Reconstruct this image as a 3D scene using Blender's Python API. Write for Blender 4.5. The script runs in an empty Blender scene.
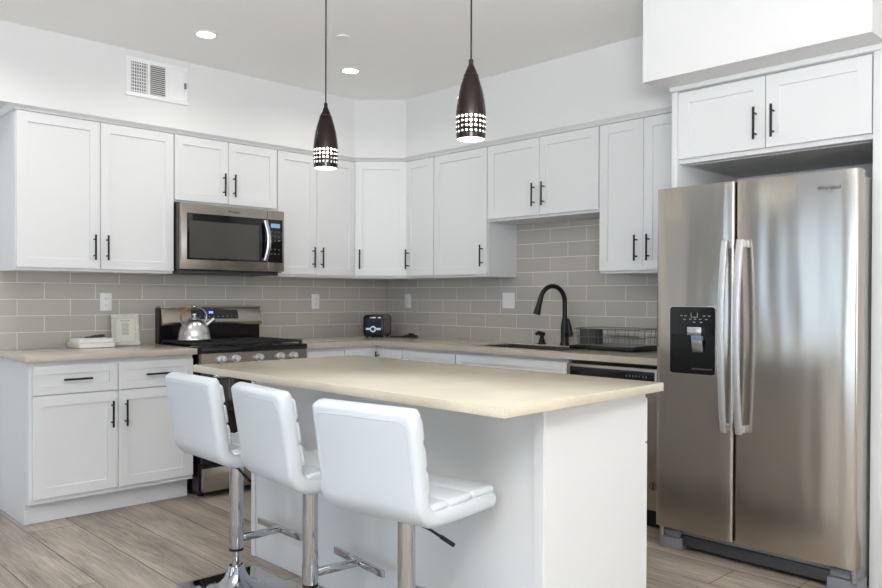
import bpy, bmesh, math, random
from mathutils import Vector, Matrix
R = math.radians
PI = math.pi
random.seed(7)
scene = bpy.context.scene
col = scene.collection

# ------------------------------------------------------------------ camera
FPX, PITCH, ROLL = 777.04, 0.0091, 0.0034
HEAD = PI / 4 + 0.0171
cam_data = bpy.data.cameras.new('camera')
cam = bpy.data.objects.new('camera', cam_data)
col.objects.link(cam)
fw = Vector((math.cos(HEAD) * math.cos(PITCH), math.sin(HEAD) * math.cos(PITCH), -math.sin(PITCH)))
rt = Vector((math.sin(HEAD), -math.cos(HEAD), 0))
up = rt.cross(fw)
m3 = Matrix((rt, up, -fw)).transposed()
cam.matrix_world = Matrix.Translation((-4.2717, -5.0814, 1.2282)) @ (m3 @ Matrix.Rotation(ROLL, 3, 'Z')).to_4x4()
cam_data.sensor_width = 36.0
cam_data.sensor_fit = 'HORIZONTAL'
cam_data.lens = FPX / 882 * 36
cam_data.shift_y = 11.12 / 882
cam_data.clip_start = 0.05
scene.camera = cam

# ------------------------------------------------------------------ world, light, exposure
scene.view_settings.view_transform = 'Standard'
scene.view_settings.look = 'None'
scene.view_settings.exposure = 0.57
scene.view_settings.gamma = 1.0
scene.view_settings.use_curve_mapping = False
world = bpy.data.worlds.new('world')
scene.world = world
world.use_nodes = True
wb = world.node_tree.nodes['Background']
wb.inputs[0].default_value = (0.86, 0.92, 1.0, 1)
wb.inputs[1].default_value = 0.6


def area(name, loc, rot, sx, sy, power, color, spread=180):
    l = bpy.data.lights.new(name, 'AREA')
    l.shape = 'RECTANGLE'
    l.size, l.size_y = sx, sy
    l.energy = power
    l.color = color
    l.spread = R(spread)
    o = bpy.data.objects.new(name, l)
    o.location = loc
    o.rotation_euler = rot
    col.objects.link(o)
    return o


# daylight through the glazing of the living area behind the photographer
area('curtained_west_window', (-7.50, -1.75, 1.25), (0, R(-90), 0), 2.2, 1.7, 10.5, (0.52, 0.75, 1.0))
area('west_window_daylight', (-7.50, -4.9, 1.25), (0, R(-116), 0), 2.2, 3.0, 34, (0.66, 0.83, 1.0))
area('south_window_daylight', (-3.2, -8.98, 1.35), (R(120), 0, 0), 4.6, 2.2, 45, (0.98, 0.99, 1.0))
# added bounce light behind the camera, aimed up to brighten ceiling and kitchen
area('ceiling_bounce_fill', (-4.5, -5.5, 1.8), Vector((0.33, 0.36, 0.87)).to_track_quat('-Z', 'Y').to_euler(), 1.2, 1.2, 107, (0.965, 0.98, 1.0), 140)


# recessed lamps in the ceiling outside the photo: along the left wall and over the living area
for cx_, cy_, pw_ in ((-3.35, -0.95, 4.0), (-2.15, -5.35, 3.8), (-4.9, -3.1, 2.0)):
    l_ = bpy.data.lights.new('recessed_lamp', 'AREA')
    l_.shape = 'DISK'
    l_.size = 0.11
    l_.energy = pw_
    l_.color = (1, 0.97, 0.93)
    l_.spread = R(150)
    o_ = bpy.data.objects.new('recessed_lamp', l_)
    o_.location = (cx_, cy_, 2.735)
    col.objects.link(o_)

# ------------------------------------------------------------------ materials


def srgb(r, g, b):
    f = lambda c: (c / 255 / 12.92) if c / 255 <= 0.04045 else ((c / 255 + 0.055) / 1.055) ** 2.4
    return (f(r), f(g), f(b), 1)


def mat(name, c, rough=0.5, metal=0.0, aniso=0.0, coat=0.0, emit=None, emit_s=0.0, spec=0.5, vary=0.03, vscale=(6, 6, 6), bump=0.0, bscale=60):
    m = bpy.data.materials.new(name)
    m.use_nodes = True
    nt = m.node_tree
    b = nt.nodes['Principled BSDF']
    b.inputs['Base Color'].default_value = c
    b.inputs['Roughness'].default_value = rough
    b.inputs['Metallic'].default_value = metal
    b.inputs['Anisotropic'].default_value = aniso
    b.inputs['Coat Weight'].default_value = coat
    b.inputs['Specular IOR Level'].default_value = spec
    if emit:
        b.inputs['Emission Color'].default_value = emit
        b.inputs['Emission Strength'].default_value = emit_s
    tc = nt.nodes.new('ShaderNodeTexCoord')
    mp = nt.nodes.new('ShaderNodeMapping')
    mp.inputs['Scale'].default_value = vscale
    nt.links.new(tc.outputs['Object'], mp.inputs[0])
    nz = nt.nodes.new('ShaderNodeTexNoise')
    nz.inputs['Scale'].default_value = 1.0
    nz.inputs['Detail'].default_value = 4
    nt.links.new(mp.outputs[0], nz.inputs['Vector'])
    if vary > 0:
        mx = nt.nodes.new('ShaderNodeMix')
        mx.data_type = 'RGBA'
        mx.inputs[6].default_value = tuple(max(0, v * (1 - vary)) for v in c[:3]) + (1,)
        mx.inputs[7].default_value = tuple(min(1, v * (1 + vary)) for v in c[:3]) + (1,)
        nt.links.new(nz.outputs[0], mx.inputs[0])
        nt.links.new(mx.outputs[2], b.inputs['Base Color'])
    if bump > 0:
        n2 = nt.nodes.new('ShaderNodeTexNoise')
        n2.inputs['Scale'].default_value = bscale
        nt.links.new(tc.outputs['Object'], n2.inputs['Vector'])
        bp = nt.nodes.new('ShaderNodeBump')
        bp.inputs['Strength'].default_value = bump
        bp.inputs['Distance'].default_value = 0.002
        nt.links.new(n2.outputs[0], bp.inputs['Height'])
        nt.links.new(bp.outputs[0], b.inputs['Normal'])
    return m


M = {}
M['wall'] = mat('white_wall_paint', srgb(226, 226, 225), 0.75, vary=0.01, bump=0.05, bscale=150)
M['ceiling'] = mat('ceiling_paint', srgb(250, 249, 247), 0.85, vary=0.01, bump=0.06, bscale=120)
M['taupe_wall'] = mat('taupe_wall_paint', srgb(140, 128, 114), 0.8, vary=0.02)
M['cab'] = mat('white_cabinet_lacquer', srgb(225, 226, 226), 0.38, vary=0.008)
M['cabin'] = mat('white_cabinet_side', srgb(224, 225, 227), 0.45, vary=0.012, vscale=(14, 14, 1.2))
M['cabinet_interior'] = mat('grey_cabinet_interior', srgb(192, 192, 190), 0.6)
M['black'] = mat('matte_black_metal', srgb(24, 24, 25), 0.4, 0.3)
M['gloss_black'] = mat('black_glass', srgb(12, 12, 13), 0.06, coat=0.3)
M['enamel'] = mat('black_enamel', srgb(15, 15, 16), 0.22)
M['iron'] = mat('cast_iron', srgb(28, 27, 27), 0.6, bump=0.15, bscale=300)
M['chrome'] = mat('chrome', srgb(188, 190, 194), 0.07, 1.0, vary=0)
M['wire'] = mat('dull_wire', srgb(120, 118, 115), 0.35, 0.9, vary=0)
M['plastic_white'] = mat('white_plastic', srgb(238, 238, 238), 0.35)
M['slot'] = mat('dark_slot', srgb(60, 60, 62), 0.6)
M['grey_plastic'] = mat('grey_plastic', srgb(128, 130, 134), 0.4)
M['dark_plastic'] = mat('charcoal_plastic', srgb(62, 64, 68), 0.45)
M['leather'] = mat('white_leather', srgb(208, 214, 218), 0.42, vary=0.012, bump=0.08, bscale=220)
M['seam'] = mat('grey_seam_thread', srgb(198, 204, 212), 0.6)
M['bronze'] = mat('dark_bronze', srgb(50, 40, 40), 0.13, 0.7, vary=0.05)
M['liner'] = mat('pale_inner_liner', srgb(240, 238, 232), 0.4)
M['bulb'] = mat('lamp_bulb', (1, .95, .85, 1), 0.3, emit=(1, 0.95, 0.87, 1), emit_s=13, vary=0)
M['led'] = mat('led_disc', (1, 1, 1, 1), 0.3, emit=(1, 0.97, 0.92, 1), emit_s=9, vary=0)
M['copper'] = mat('copper_wood_handle', srgb(150, 96, 48), 0.4)
M['paper'] = mat('white_paper', srgb(240, 240, 238), 0.7)
M['cream'] = mat('cream_book_cover', srgb(222, 216, 202), 0.7)
M['brown'] = mat('dark_brown_wood', srgb(74, 62, 56), 0.6)
M['navy'] = mat('glossy_navy_panel', srgb(16, 24, 42), 0.22, spec=0.3)
M['blue_display'] = mat('blue_display', srgb(20, 24, 90), 0.3, emit=srgb(40, 60, 210), emit_s=1.0, vary=0)
M['blue_digits'] = mat('blue_digits', srgb(200, 215, 255), 0.3, emit=srgb(190, 205, 255), emit_s=2.0, vary=0)
M['pale_display'] = mat('pale_display', srgb(40, 60, 80), 0.3, emit=srgb(120, 150, 180), emit_s=0.8, vary=0)
M['icon'] = mat('pale_icon_print', srgb(150, 152, 155), 0.5)
M['key'] = mat('dim_key_print', srgb(92, 94, 97), 0.5)
M['logo'] = mat('dark_logo_print', srgb(50, 52, 58), 0.4, 0.5)
M['red'] = mat('dark_red_badge', srgb(84, 34, 42), 0.5)
M['duct'] = mat('duct_dark', srgb(84, 74, 60), 0.7)
M['crumb'] = mat('toaster_side_metal', srgb(150, 140, 130), 0.3, 0.9)


def steel(name, c, rough, wav=0.0):
    """brushed stainless: horizontal grain, slow vertical waviness of thin sheet metal"""
    m = mat(name, c, rough, 1.0, vary=0.0)
    nt = m.node_tree
    b = nt.nodes['Principled BSDF']
    tc = nt.nodes.new('ShaderNodeTexCoord')
    mp = nt.nodes.new('ShaderNodeMapping')
    mp.inputs['Scale'].default_value = (3, 3, 700)
    nt.links.new(tc.outputs['Object'], mp.inputs[0])
    g = nt.nodes.new('ShaderNodeTexNoise')
    g.inputs['Scale'].default_value = 1.0
    nt.links.new(mp.outputs[0], g.inputs['Vector'])
    b1 = nt.nodes.new('ShaderNodeBump')
    b1.inputs['Strength'].default_value = 0.06
    b1.inputs['Distance'].default_value = 0.001
    nt.links.new(g.outputs[0], b1.inputs['Height'])
    last = b1
    if wav:
        mp2 = nt.nodes.new('ShaderNodeMapping')
        mp2.inputs['Scale'].default_value = (7.5, 7.5, 1.1)
        nt.links.new(tc.outputs['Object'], mp2.inputs[0])
        g2 = nt.nodes.new('ShaderNodeTexNoise')
        g2.inputs['Scale'].default_value = 1.0
        g2.inputs['Detail'].default_value = 1.0
        nt.links.new(mp2.outputs[0], g2.inputs['Vector'])
        b2 = nt.nodes.new('ShaderNodeBump')
        b2.inputs['Strength'].default_value = 1.0
        b2.inputs['Distance'].default_value = wav
        nt.links.new(g2.outputs[0], b2.inputs['Height'])
        nt.links.new(b2.outputs[0], b1.inputs['Normal'])
    nt.links.new(b1.outputs[0], b.inputs['Normal'])
    return m


M['steel'] = steel('brushed_stainless', srgb(174, 167, 158), 0.27)
M['steel_door'] = steel('fridge_door_stainless', srgb(194, 187, 177), 0.2, 0.006)
M['steel_light'] = steel('satin_handle_steel', srgb(214, 214, 214), 0.24)
M['handle_steel'] = mat('satin_aluminium', srgb(216, 217, 218), 0.42, 0.85, vary=0.0)
M['steel_side'] = mat('grey_painted_steel', srgb(172, 170, 167), 0.4, 0.15)


def quartz(name, c, rough):
    m = mat(name, c, rough, vary=0.0, spec=0.5)
    nt = m.node_tree
    b = nt.nodes['Principled BSDF']
    tc = nt.nodes.new('ShaderNodeTexCoord')
    n1 = nt.nodes.new('ShaderNodeTexNoise')
    n1.inputs['Scale'].default_value = 260
    n2 = nt.nodes.new('ShaderNodeTexNoise')
    n2.inputs['Scale'].default_value = 5
    n2.inputs['Detail'].default_value = 6
    for n in (n1, n2):
        nt.links.new(tc.outputs['Object'], n.inputs['Vector'])
    ad = nt.nodes.new('ShaderNodeMath')
    ad.operation = 'ADD'
    nt.links.new(n1.outputs[0], ad.inputs[0])
    nt.links.new(n2.outputs[0], ad.inputs[1])
    mr = nt.nodes.new('ShaderNodeMapRange')
    mr.inputs[1].default_value = 0.6
    mr.inputs[2].default_value = 1.4
    nt.links.new(ad.outputs[0], mr.inputs[0])
    mx = nt.nodes.new('ShaderNodeMix')
    mx.data_type = 'RGBA'
    mx.inputs[6].default_value = tuple(v * 0.9 for v in c[:3]) + (1,)
    mx.inputs[7].default_value = tuple(min(1, v * 1.1) for v in c[:3]) + (1,)
    nt.links.new(mr.outputs[0], mx.inputs[0])
    nt.links.new(mx.outputs[2], b.inputs['Base Color'])
    return m


M['quartz'] = quartz('greige_quartz', srgb(190, 180, 166), 0.16)
M['quartz_island'] = quartz('warm_greige_quartz', srgb(212, 202, 181), 0.16)


def tile_mat(name, along_x, shift):
    m = mat(name, srgb(170, 164, 156), 0.25, vary=0)
    nt = m.node_tree
    b = nt.nodes['Principled BSDF']
    tc = nt.nodes.new('ShaderNodeTexCoord')
    sp = nt.nodes.new('ShaderNodeSeparateXYZ')
    nt.links.new(tc.outputs['Object'], sp.inputs[0])
    mu = nt.nodes.new('ShaderNodeMath')
    mu.operation = 'MULTIPLY_ADD'
    mu.inputs[1].default_value = -1
    mu.inputs[2].default_value = 30.2 - shift
    nt.links.new(sp.outputs['X' if along_x else 'Y'], mu.inputs[0])
    az = nt.nodes.new('ShaderNodeMath')
    az.operation = 'ADD'
    az.inputs[1].default_value = -(1.3122 - 0.0995) + 0.0995 * 21
    nt.links.new(sp.outputs['Z'], az.inputs[0])
    cb = nt.nodes.new('ShaderNodeCombineXYZ')
    nt.links.new(mu.outputs[0], cb.inputs[0])
    nt.links.new(az.outputs[0], cb.inputs[1])
    br = nt.nodes.new('ShaderNodeTexBrick')
    br.offset = 0.5
    br.inputs['Scale'].default_value = 1
    br.inputs['Brick Width'].default_value = 0.302
    br.inputs['Row Height'].default_value = 0.0995
    br.inputs['Mortar Size'].default_value = 0.0021
    br.inputs['Mortar Smooth'].default_value = 0.1
    br.inputs['Color1'].default_value = srgb(181, 176, 168)
    br.inputs['Color2'].default_value = srgb(188, 183, 175)
    br.inputs['Mortar'].default_value = srgb(232, 227, 218)
    nt.links.new(cb.outputs[0], br.inputs['Vector'])
    nt.links.new(br.outputs['Color'], b.inputs['Base Color'])
    # fine vertical linen grain pressed in the glaze
    mp = nt.nodes.new('ShaderNodeMapping')
    mp.inputs['Scale'].default_value = (120, 120, 30)
    nt.links.new(tc.outputs['Object'], mp.inputs[0])
    nz = nt.nodes.new('ShaderNodeTexNoise')
    nz.inputs['Scale'].default_value = 1
    nt.links.new(mp.outputs[0], nz.inputs['Vector'])
    hh = nt.nodes.new('ShaderNodeMath')
    hh.operation = 'MULTIPLY_ADD'
    hh.inputs[1].default_value = -1.0
    nt.links.new(br.outputs['Fac'], hh.inputs[0])
    sc_ = nt.nodes.new('ShaderNodeMath')
    sc_.operation = 'MULTIPLY'
    sc_.inputs[1].default_value = 0.15
    nt.links.new(nz.outputs[0], sc_.inputs[0])
    nt.links.new(sc_.outputs[0], hh.inputs[2])
    bp = nt.nodes.new('ShaderNodeBump')
    bp.inputs['Strength'].default_value = 0.5
    bp.inputs['Distance'].default_value = 0.0015
    nt.links.new(hh.outputs[0], bp.inputs['Height'])
    nt.links.new(bp.outputs[0], b.inputs['Normal'])
    return m


def floor_mat():
    m = mat('oak_vinyl_plank', srgb(160, 148, 134), 0.42, vary=0)
    nt = m.node_tree
    b = nt.nodes['Principled BSDF']
    tc = nt.nodes.new('ShaderNodeTexCoord')
    sp = nt.nodes.new('ShaderNodeSeparateXYZ')
    nt.links.new(tc.outputs['Object'], sp.inputs[0])

    def math_(op, a, bb=None, c=None):
        n = nt.nodes.new('ShaderNodeMath')
        n.operation = op
        for i, v in enumerate((a, bb, c)):
            if v is None:
                continue
            if isinstance(v, (int, float)):
                n.inputs[i].default_value = v
            else:
                nt.links.new(v, n.inputs[i])
        return n.outputs[0]
    rowc = math_('ADD', sp.outputs['X'], 2.777 + 0.2375 * 60)
    row = math_('FLOOR', math_('DIVIDE', rowc, 0.2375))
    cb = nt.nodes.new('ShaderNodeCombineXYZ')
    # each row of planks starts at its own offset
    off = math_('FRACT', math_('MULTIPLY', math_('SINE', math_('MULTIPLY', row, 12.9898)), 43758.5453))
    along = math_('ADD', math_('ADD', sp.outputs['Y'], 40.0), math_('MULTIPLY', off, 1.83))
    nt.links.new(along, cb.inputs[0])
    nt.links.new(rowc, cb.inputs[1])
    br = nt.nodes.new('ShaderNodeTexBrick')
    br.offset = 0.0
    br.inputs['Scale'].default_value = 1
    br.inputs['Brick Width'].default_value = 1.83
    br.inputs['Row Height'].default_value = 0.2375
    br.inputs['Mortar Size'].default_value = 0.0024
    br.inputs['Mortar Smooth'].default_value = 0.2
    br.inputs['Color1'].default_value = (0, 0, 0, 1)
    br.inputs['Color2'].default_value = (1, 1, 1, 1)
    br.inputs['Mortar'].default_value = (0.5, 0.5, 0.5, 1)
    nt.links.new(cb.outputs[0], br.inputs['Vector'])
    # grain: noise stretched along the plank, shifted per plank
    gv = nt.nodes.new('ShaderNodeCombineXYZ')
    nt.links.new(math_('MULTIPLY', sp.outputs['X'], 62.0), gv.inputs[0])
    nt.links.new(math_('MULTIPLY', along, 2.4), gv.inputs[1])
    nt.links.new(math_('MULTIPLY', row, 3.7), gv.inputs[2])
    g1 = nt.nodes.new('ShaderNodeTexNoise')
    g1.inputs['Scale'].default_value = 1
    g1.inputs['Detail'].default_value = 7
    g1.inputs['Roughness'].default_value = 0.65
    g1.inputs['Distortion'].default_value = 1.6
    nt.links.new(gv.outputs[0], g1.inputs['Vector'])
    gv2 = nt.nodes.new('ShaderNodeCombineXYZ')
    nt.links.new(math_('MULTIPLY', sp.outputs['X'], 7.0), gv2.inputs[0])
    nt.links.new(math_('MULTIPLY', along, 1.7), gv2.inputs[1])
    nt.links.new(math_('MULTIPLY', row, 5.1), gv2.inputs[2])
    g2 = nt.nodes.new('ShaderNodeTexNoise')
    g2.inputs['Scale'].default_value = 1
    g2.inputs['Detail'].default_value = 4
    nt.links.new(gv2.outputs[0], g2.inputs['Vector'])
    tone = math_('ADD', math_('ADD', math_('MULTIPLY', g1.outputs[0], 0.68), math_('MULTIPLY', g2.outputs[0], 0.45)),
                 math_('MULTIPLY', br.outputs['Color'], 0.07))
    cr = nt.nodes.new('ShaderNodeValToRGB')
    e = cr.color_ramp.elements
    e[0].position, e[0].color = 0.40, srgb(112, 101, 90)
    e[1].position, e[1].color = 0.80, srgb(200, 188, 174)
    em = cr.color_ramp.elements.new(0.62)
    em.color = srgb(166, 154, 141)
    nt.links.new(tone, cr.inputs[0])
    mx = nt.nodes.new('ShaderNodeMix')
    mx.data_type = 'RGBA'
    mx.inputs[7].default_value = srgb(58, 50, 43)
    nt.links.new(br.outputs['Fac'], mx.inputs[0])
    nt.links.new(cr.outputs[0], mx.inputs[6])
    nt.links.new(mx.outputs[2], b.inputs['Base Color'])
    bp = nt.nodes.new('ShaderNodeBump')
    bp.inputs['Strength'].default_value = 0.25
    bp.inputs['Distance'].default_value = 0.002
    nt.links.new(math_('SUBTRACT', g1.outputs[0], math_('MULTIPLY', br.outputs['Fac'], 1.0)), bp.inputs['Height'])
    nt.links.new(bp.outputs[0], b.inputs['Normal'])
    return m


M['floor'] = floor_mat()
M['tile_a'] = tile_mat('greige_tile_range_wall', True, 0.307)
M['tile_b'] = tile_mat('greige_tile_sink_wall', False, 0.0893 + 0.151)


def print_mat():
    """cream card with a grey filigree border; the writing is separate geometry"""
    m = mat('printed_card', srgb(222, 220, 208), 0.6, vary=0)
    nt = m.node_tree
    b = nt.nodes['Principled BSDF']
    tc = nt.nodes.new('ShaderNodeTexCoord')
    vo = nt.nodes.new('ShaderNodeTexNoise')
    vo.inputs['Scale'].default_value = 260
    nt.links.new(tc.outputs['Object'], vo.inputs['Vector'])
    cr = nt.nodes.new('ShaderNodeValToRGB')
    cr.color_ramp.elements[0].position = 0.42
    cr.color_ramp.elements[0].color = srgb(182, 180, 170)
    cr.color_ramp.elements[1].position = 0.56
    cr.color_ramp.elements[1].color = srgb(224, 223, 212)
    nt.links.new(vo.outputs[0], cr.inputs[0])
    nt.links.new(cr.outputs[0], b.inputs['Base Color'])
    return m


M['filigree'] = print_mat()
M['card'] = mat('cream_card', srgb(220, 219, 206), 0.6)
M['ink'] = mat('grey_ink', srgb(120, 120, 112), 0.7)

# ------------------------------------------------------------------ mesh helpers


class MB:
    def __init__(self):
        self.bm = bmesh.new()

    def box(self, x0, x1, y0, y1, z0, z1, bev=0.0, seg=2, mtx=None):
        x0, x1 = min(x0, x1), max(x0, x1)
        y0, y1 = min(y0, y1), max(y0, y1)
        z0, z1 = min(z0, z1), max(z0, z1)
        t = bmesh.new()
        bmesh.ops.create_cube(t, size=1)
        for v in t.verts:
            v.co = Vector(((x0 + x1) / 2 + v.co.x * (x1 - x0), (y0 + y1) / 2 + v.co.y * (y1 - y0), (z0 + z1) / 2 + v.co.z * (z1 - z0)))
        if bev:
            bmesh.ops.bevel(t, geom=t.edges[:], offset=bev, segments=seg, profile=0.5, affect='EDGES')
        self._merge(t, mtx)
        return self

    def _merge(self, t, mtx=None):
        if mtx is not None:
            t.transform(mtx)
        me = bpy.data.meshes.new('tmp')
        t.to_mesh(me)
        t.free()
        self.bm.from_mesh(me)
        bpy.data.meshes.remove(me)

    def cyl(self, p0, p1, r, r2=None, seg=20):
        p0, p1 = Vector(p0), Vector(p1)
        d = p1 - p0
        t = bmesh.new()
        bmesh.ops.create_cone(t, cap_ends=True, segments=seg, radius1=r, radius2=r if r2 is None else r2, depth=d.length)
        q = Vector((0, 0, 1)).rotation_difference(d.normalized())
        self._merge(t, Matrix.Translation((p0 + p1) / 2) @ q.to_matrix().to_4x4())
        return self

    def lathe(self, prof, c=(0, 0, 0), seg=32, cap=True, mtx=None):
        """profile of (r, z) from bottom to top"""
        t = bmesh.new()
        rings = []
        for r, z in prof:
            if r < 1e-5:
                rings.append([t.verts.new((c[0], c[1], c[2] + z))])
            else:
                rings.append([t.verts.new((c[0] + r * math.cos(2 * PI * i / seg), c[1] + r * math.sin(2 * PI * i / seg), c[2] + z)) for i in range(seg)])
        for a, b in zip(rings, rings[1:]):
            for i in range(seg):
                j = (i + 1) % seg
                if len(a) == 1 and len(b) == 1:
                    continue
                if len(a) == 1:
                    t.faces.new((a[0], b[j], b[i]))
                elif len(b) == 1:
                    t.faces.new((a[i], a[j], b[0]))
                else:
                    t.faces.new((a[i], a[j], b[j], b[i]))
        if cap:
            if len(rings[0]) > 1:
                t.faces.new(rings[0][::-1])
            if len(rings[-1]) > 1:
                t.faces.new(rings[-1])
        self._merge(t, mtx)
        return self

    def prism(self, poly, z0, z1, mtx=None, bev=0.0):
        """polygon in local xy extruded along z"""
        t = bmesh.new()
        lo = [t.verts.new((x, y, z0)) for x, y in poly]
        hi = [t.verts.new((x, y, z1)) for x, y in poly]
        t.faces.new(lo[::-1])
        t.faces.new(hi)
        n = len(poly)
        for i in range(n):
            j = (i + 1) % n
            t.faces.new((lo[i], lo[j], hi[j], hi[i]))
        bmesh.ops.recalc_face_normals(t, faces=t.faces[:])
        if bev:
            bmesh.ops.bevel(t, geom=t.edges[:], offset=bev, segments=2, profile=0.5, affect='EDGES')
        self._merge(t, mtx)
        return self

    def tube(self, pts, r, seg=10, sx=1.0, sy=1.0, closed=False, ref=(0, 0, 1), caps=True):
        """sweep an ellipse (r*sx across, r*sy along ref) down a path; r may be a list"""
        pts = [Vector(p) for p in pts]
        n = len(pts)
        rs = r if isinstance(r, (list, tuple)) else [r] * n
        t = bmesh.new()
        rings = []
        ref = Vector(ref)
        for i, p in enumerate(pts):
            a = pts[(i - 1) % n] if (i > 0 or closed) else p
            b = pts[(i + 1) % n] if (i < n - 1 or closed) else p
            d = (b - a).normalized()
            u = d.cross(ref)
            if u.length < 1e-4:
                u = d.cross(Vector((1, 0, 0)))
            u.normalize()
            w = u.cross(d)
            rings.append([t.verts.new(p + u * rs[i] * sx * math.cos(2 * PI * k / seg) + w * rs[i] * sy * math.sin(2 * PI * k / seg)) for k in range(seg)])
        prs = list(zip(rings, rings[1:]))
        if closed:
            prs.append((rings[-1], rings[0]))
        for a, b in prs:
            for i in range(seg):
                j = (i + 1) % seg
                t.faces.new((a[i], a[j], b[j], b[i]))
        if not closed and caps:
            t.faces.new(rings[0][::-1])
            t.faces.new(rings[-1])
        bmesh.ops.recalc_face_normals(t, faces=t.faces[:])
        self._merge(t)
        return self

    def build(self, name, m, parent=None, smooth=35, mtx=None):
        if mtx is not None:
            self.bm.transform(mtx)
        bmesh.ops.recalc_face_normals(self.bm, faces=self.bm.faces[:])
        me = bpy.data.meshes.new(name)
        for f in self.bm.faces:
            f.smooth = True
        self.bm.to_mesh(me)
        self.bm.free()
        me.set_sharp_from_angle(angle=R(smooth))
        me.materials.append(m)
        o = bpy.data.objects.new(name, me)
        col.objects.link(o)
        if parent is not None:
            o.parent = parent
        return o


def tag(o, label=None, cat=None, group=None, kind=None):
    for k, v in (('label', label), ('category', cat), ('group', group), ('kind', kind)):
        if v:
            o[k] = v
    return o


def thing(name, label, cat, loc=(0, 0, 0), rotz=0.0, group=None):
    o = bpy.data.objects.new(name, None)
    o.empty_display_size = 0.1
    o.location = loc
    o.rotation_euler = (0, 0, rotz)
    col.objects.link(o)
    return tag(o, label, cat, group)


def struct(name, mb, m):
    return tag(mb.build(name, m), kind='structure')


def text_mesh(name, body, size, m, parent, mtx, extrude=0.0006):
    cu = bpy.data.curves.new(name, 'FONT')
    cu.body = body
    cu.size = size
    cu.align_x = 'CENTER'
    cu.align_y = 'CENTER'
    cu.extrude = extrude
    tmp = bpy.data.objects.new('tmp_text', cu)
    col.objects.link(tmp)
    bpy.context.view_layer.update()
    me = bpy.data.meshes.new_from_object(tmp.evaluated_get(bpy.context.evaluated_depsgraph_get()))
    bpy.data.objects.remove(tmp)
    bpy.data.curves.remove(cu)
    me.transform(mtx)
    me.name = name
    me.materials.clear()
    me.materials.append(m)
    o = bpy.data.objects.new(name, me)
    col.objects.link(o)
    o.parent = parent
    return o


FACE = Matrix.Rotation(R(90), 4, 'X')      # xy lettering stood up to face local -y

# ------------------------------------------------------------------ room shell
CEIL = 2.744
SOF = 2.303
XW, YS = -7.6, -9.1
struct('floor', MB().box(XW, 0.12, YS, 0.12, -0.1, 0.0), M['floor'])
struct('ceiling', MB().box(XW, 0.12, YS, 0.12, CEIL, CEIL + 0.1), M['ceiling'])
struct('wall_left', MB().box(XW, 0.12, 0, 0.12, 0, CEIL), M['wall'])
struct('wall_right', MB().box(0, 0.12, YS, 0, 0, CEIL), M['wall'])
w = MB()
w.box(XW - 0.12, XW, YS, 0.12, 0, 0.1).box(XW - 0.12, XW, YS, 0.12, 2.35, CEIL)
for a, b in ((YS, -6.5), (-3.3, -2.65), (-0.9, 0.12)):
    w.box(XW - 0.12, XW, a, b, 0.1, 2.35)
struct('wall_west', w, M['taupe_wall'])
w = MB()
w.box(XW, 0.12, YS - 0.12, YS, 0, 0.25).box(XW, 0.12, YS - 0.12, YS, 2.45, CEIL)
for a, b in ((XW, -5.5), (-0.9, 0.12)):
    w.box(a, b, YS - 0.12, YS, 0.25, 2.45)
struct('wall_south', w, M['wall'])


def window(name, along, at, a0, a1, z0, z1, n):
    f = MB()
    rails = [(a0, a1, z0, z0 + 0.06), (a0, a1, z1 - 0.06, z1)]
    for i in range(n + 1):
        c = a0 + (a1 - a0) * i / n
        rails.append((max(a0, c - 0.03), min(a1, c + 0.03), z0, z1))
    for p, q, r_, s_ in rails:
        if along == 'y':
            f.box(at - 0.08, at - 0.03, p, q, r_, s_)
        else:
            f.box(p, q, at - 0.08, at - 0.03, r_, s_)
    struct(name, f, M['plastic_white'])


window('window_1', 'y', XW, -2.65, -0.9, 0.1, 2.35, 1)
window('window_2', 'y', XW, -6.5, -3.3, 0.1, 2.35, 2)
window('window_3', 'x', YS, -5.5, -0.9, 0.25, 2.45, 3)

SD = -0.325
struct('wall_soffit', MB().prism([(XW, 0), (XW, SD), (-0.606, SD), (SD, -0.606), (SD, -3.10), (0, -3.10), (0, 0)], SOF, CEIL), M['wall'])
struct('wall_refrigerator_soffit', MB().box(-0.868, 0, -4.035, -2.994, SOF - 0.003, CEIL), M['wall'])
struct('wall_backsplash_left', MB().box(-3.02, 0, -0.008, 0, 0.9165, 1.40), M['tile_a'])
bs = MB()
bs.box(-0.008, 0, -1.449, -0.008, 0.9165, 1.40)
bs.box(-0.008, 0, -2.364, -1.449, 0.9165, 1.80)
bs.box(-0.008, 0, -3.04, -2.364, 0.9165, 1.40)
struct('wall_backsplash_right', bs, M['tile_b'])
# scribe moulding between the cabinet tops and the soffit
cr_ = MB()


def crown_ring(d):
    k = 0.606 + (abs(d) - 0.325) * 0.414
    return [(-2.969 - (abs(d) - 0.325), -0.001), (-2.969 - (abs(d) - 0.325), d), (-k, d), (d, -k), (d, -3.043), (-0.29, -3.043), (-0.29, -0.57), (-0.57, -0.29), (-2.96, -0.29), (-2.96, -0.001)]


t_ = bmesh.new()
rings = [[t_.verts.new((x, y, z)) for x, y in crown_ring(d)] for z, d in ((2.2722, -0.329), (2.277, -0.330), (2.286, -0.337), (2.293, -0.352), (2.297, -0.356), (SOF - 0.0003, -0.356))]
for p, q in zip(rings, rings[1:]):
    for i in range(10):
        j = (i + 1) % 10
        t_.faces.new((p[i], p[j], q[j], q[i]))
t_.faces.new(rings[0][::-1])
t_.faces.new(rings[-1])
cr_._merge(t_)
struct('trim_1', cr_, M['cab'])
struct('trim_2', MB().box(-0.69, -0.06, -4.022, -3.040, 2.276, SOF - 0.003, 0.002), M['cab'])
struct('baseboard_left', MB().box(XW, -3.0, -0.014, 0, 0, 0.1, 0.003), M['cab'])
struct('baseboard_right', MB().box(-0.014, 0, YS, -4.02, 0, 0.1, 0.003), M['cab'])

# ------------------------------------------------------------------ cabinets


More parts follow.
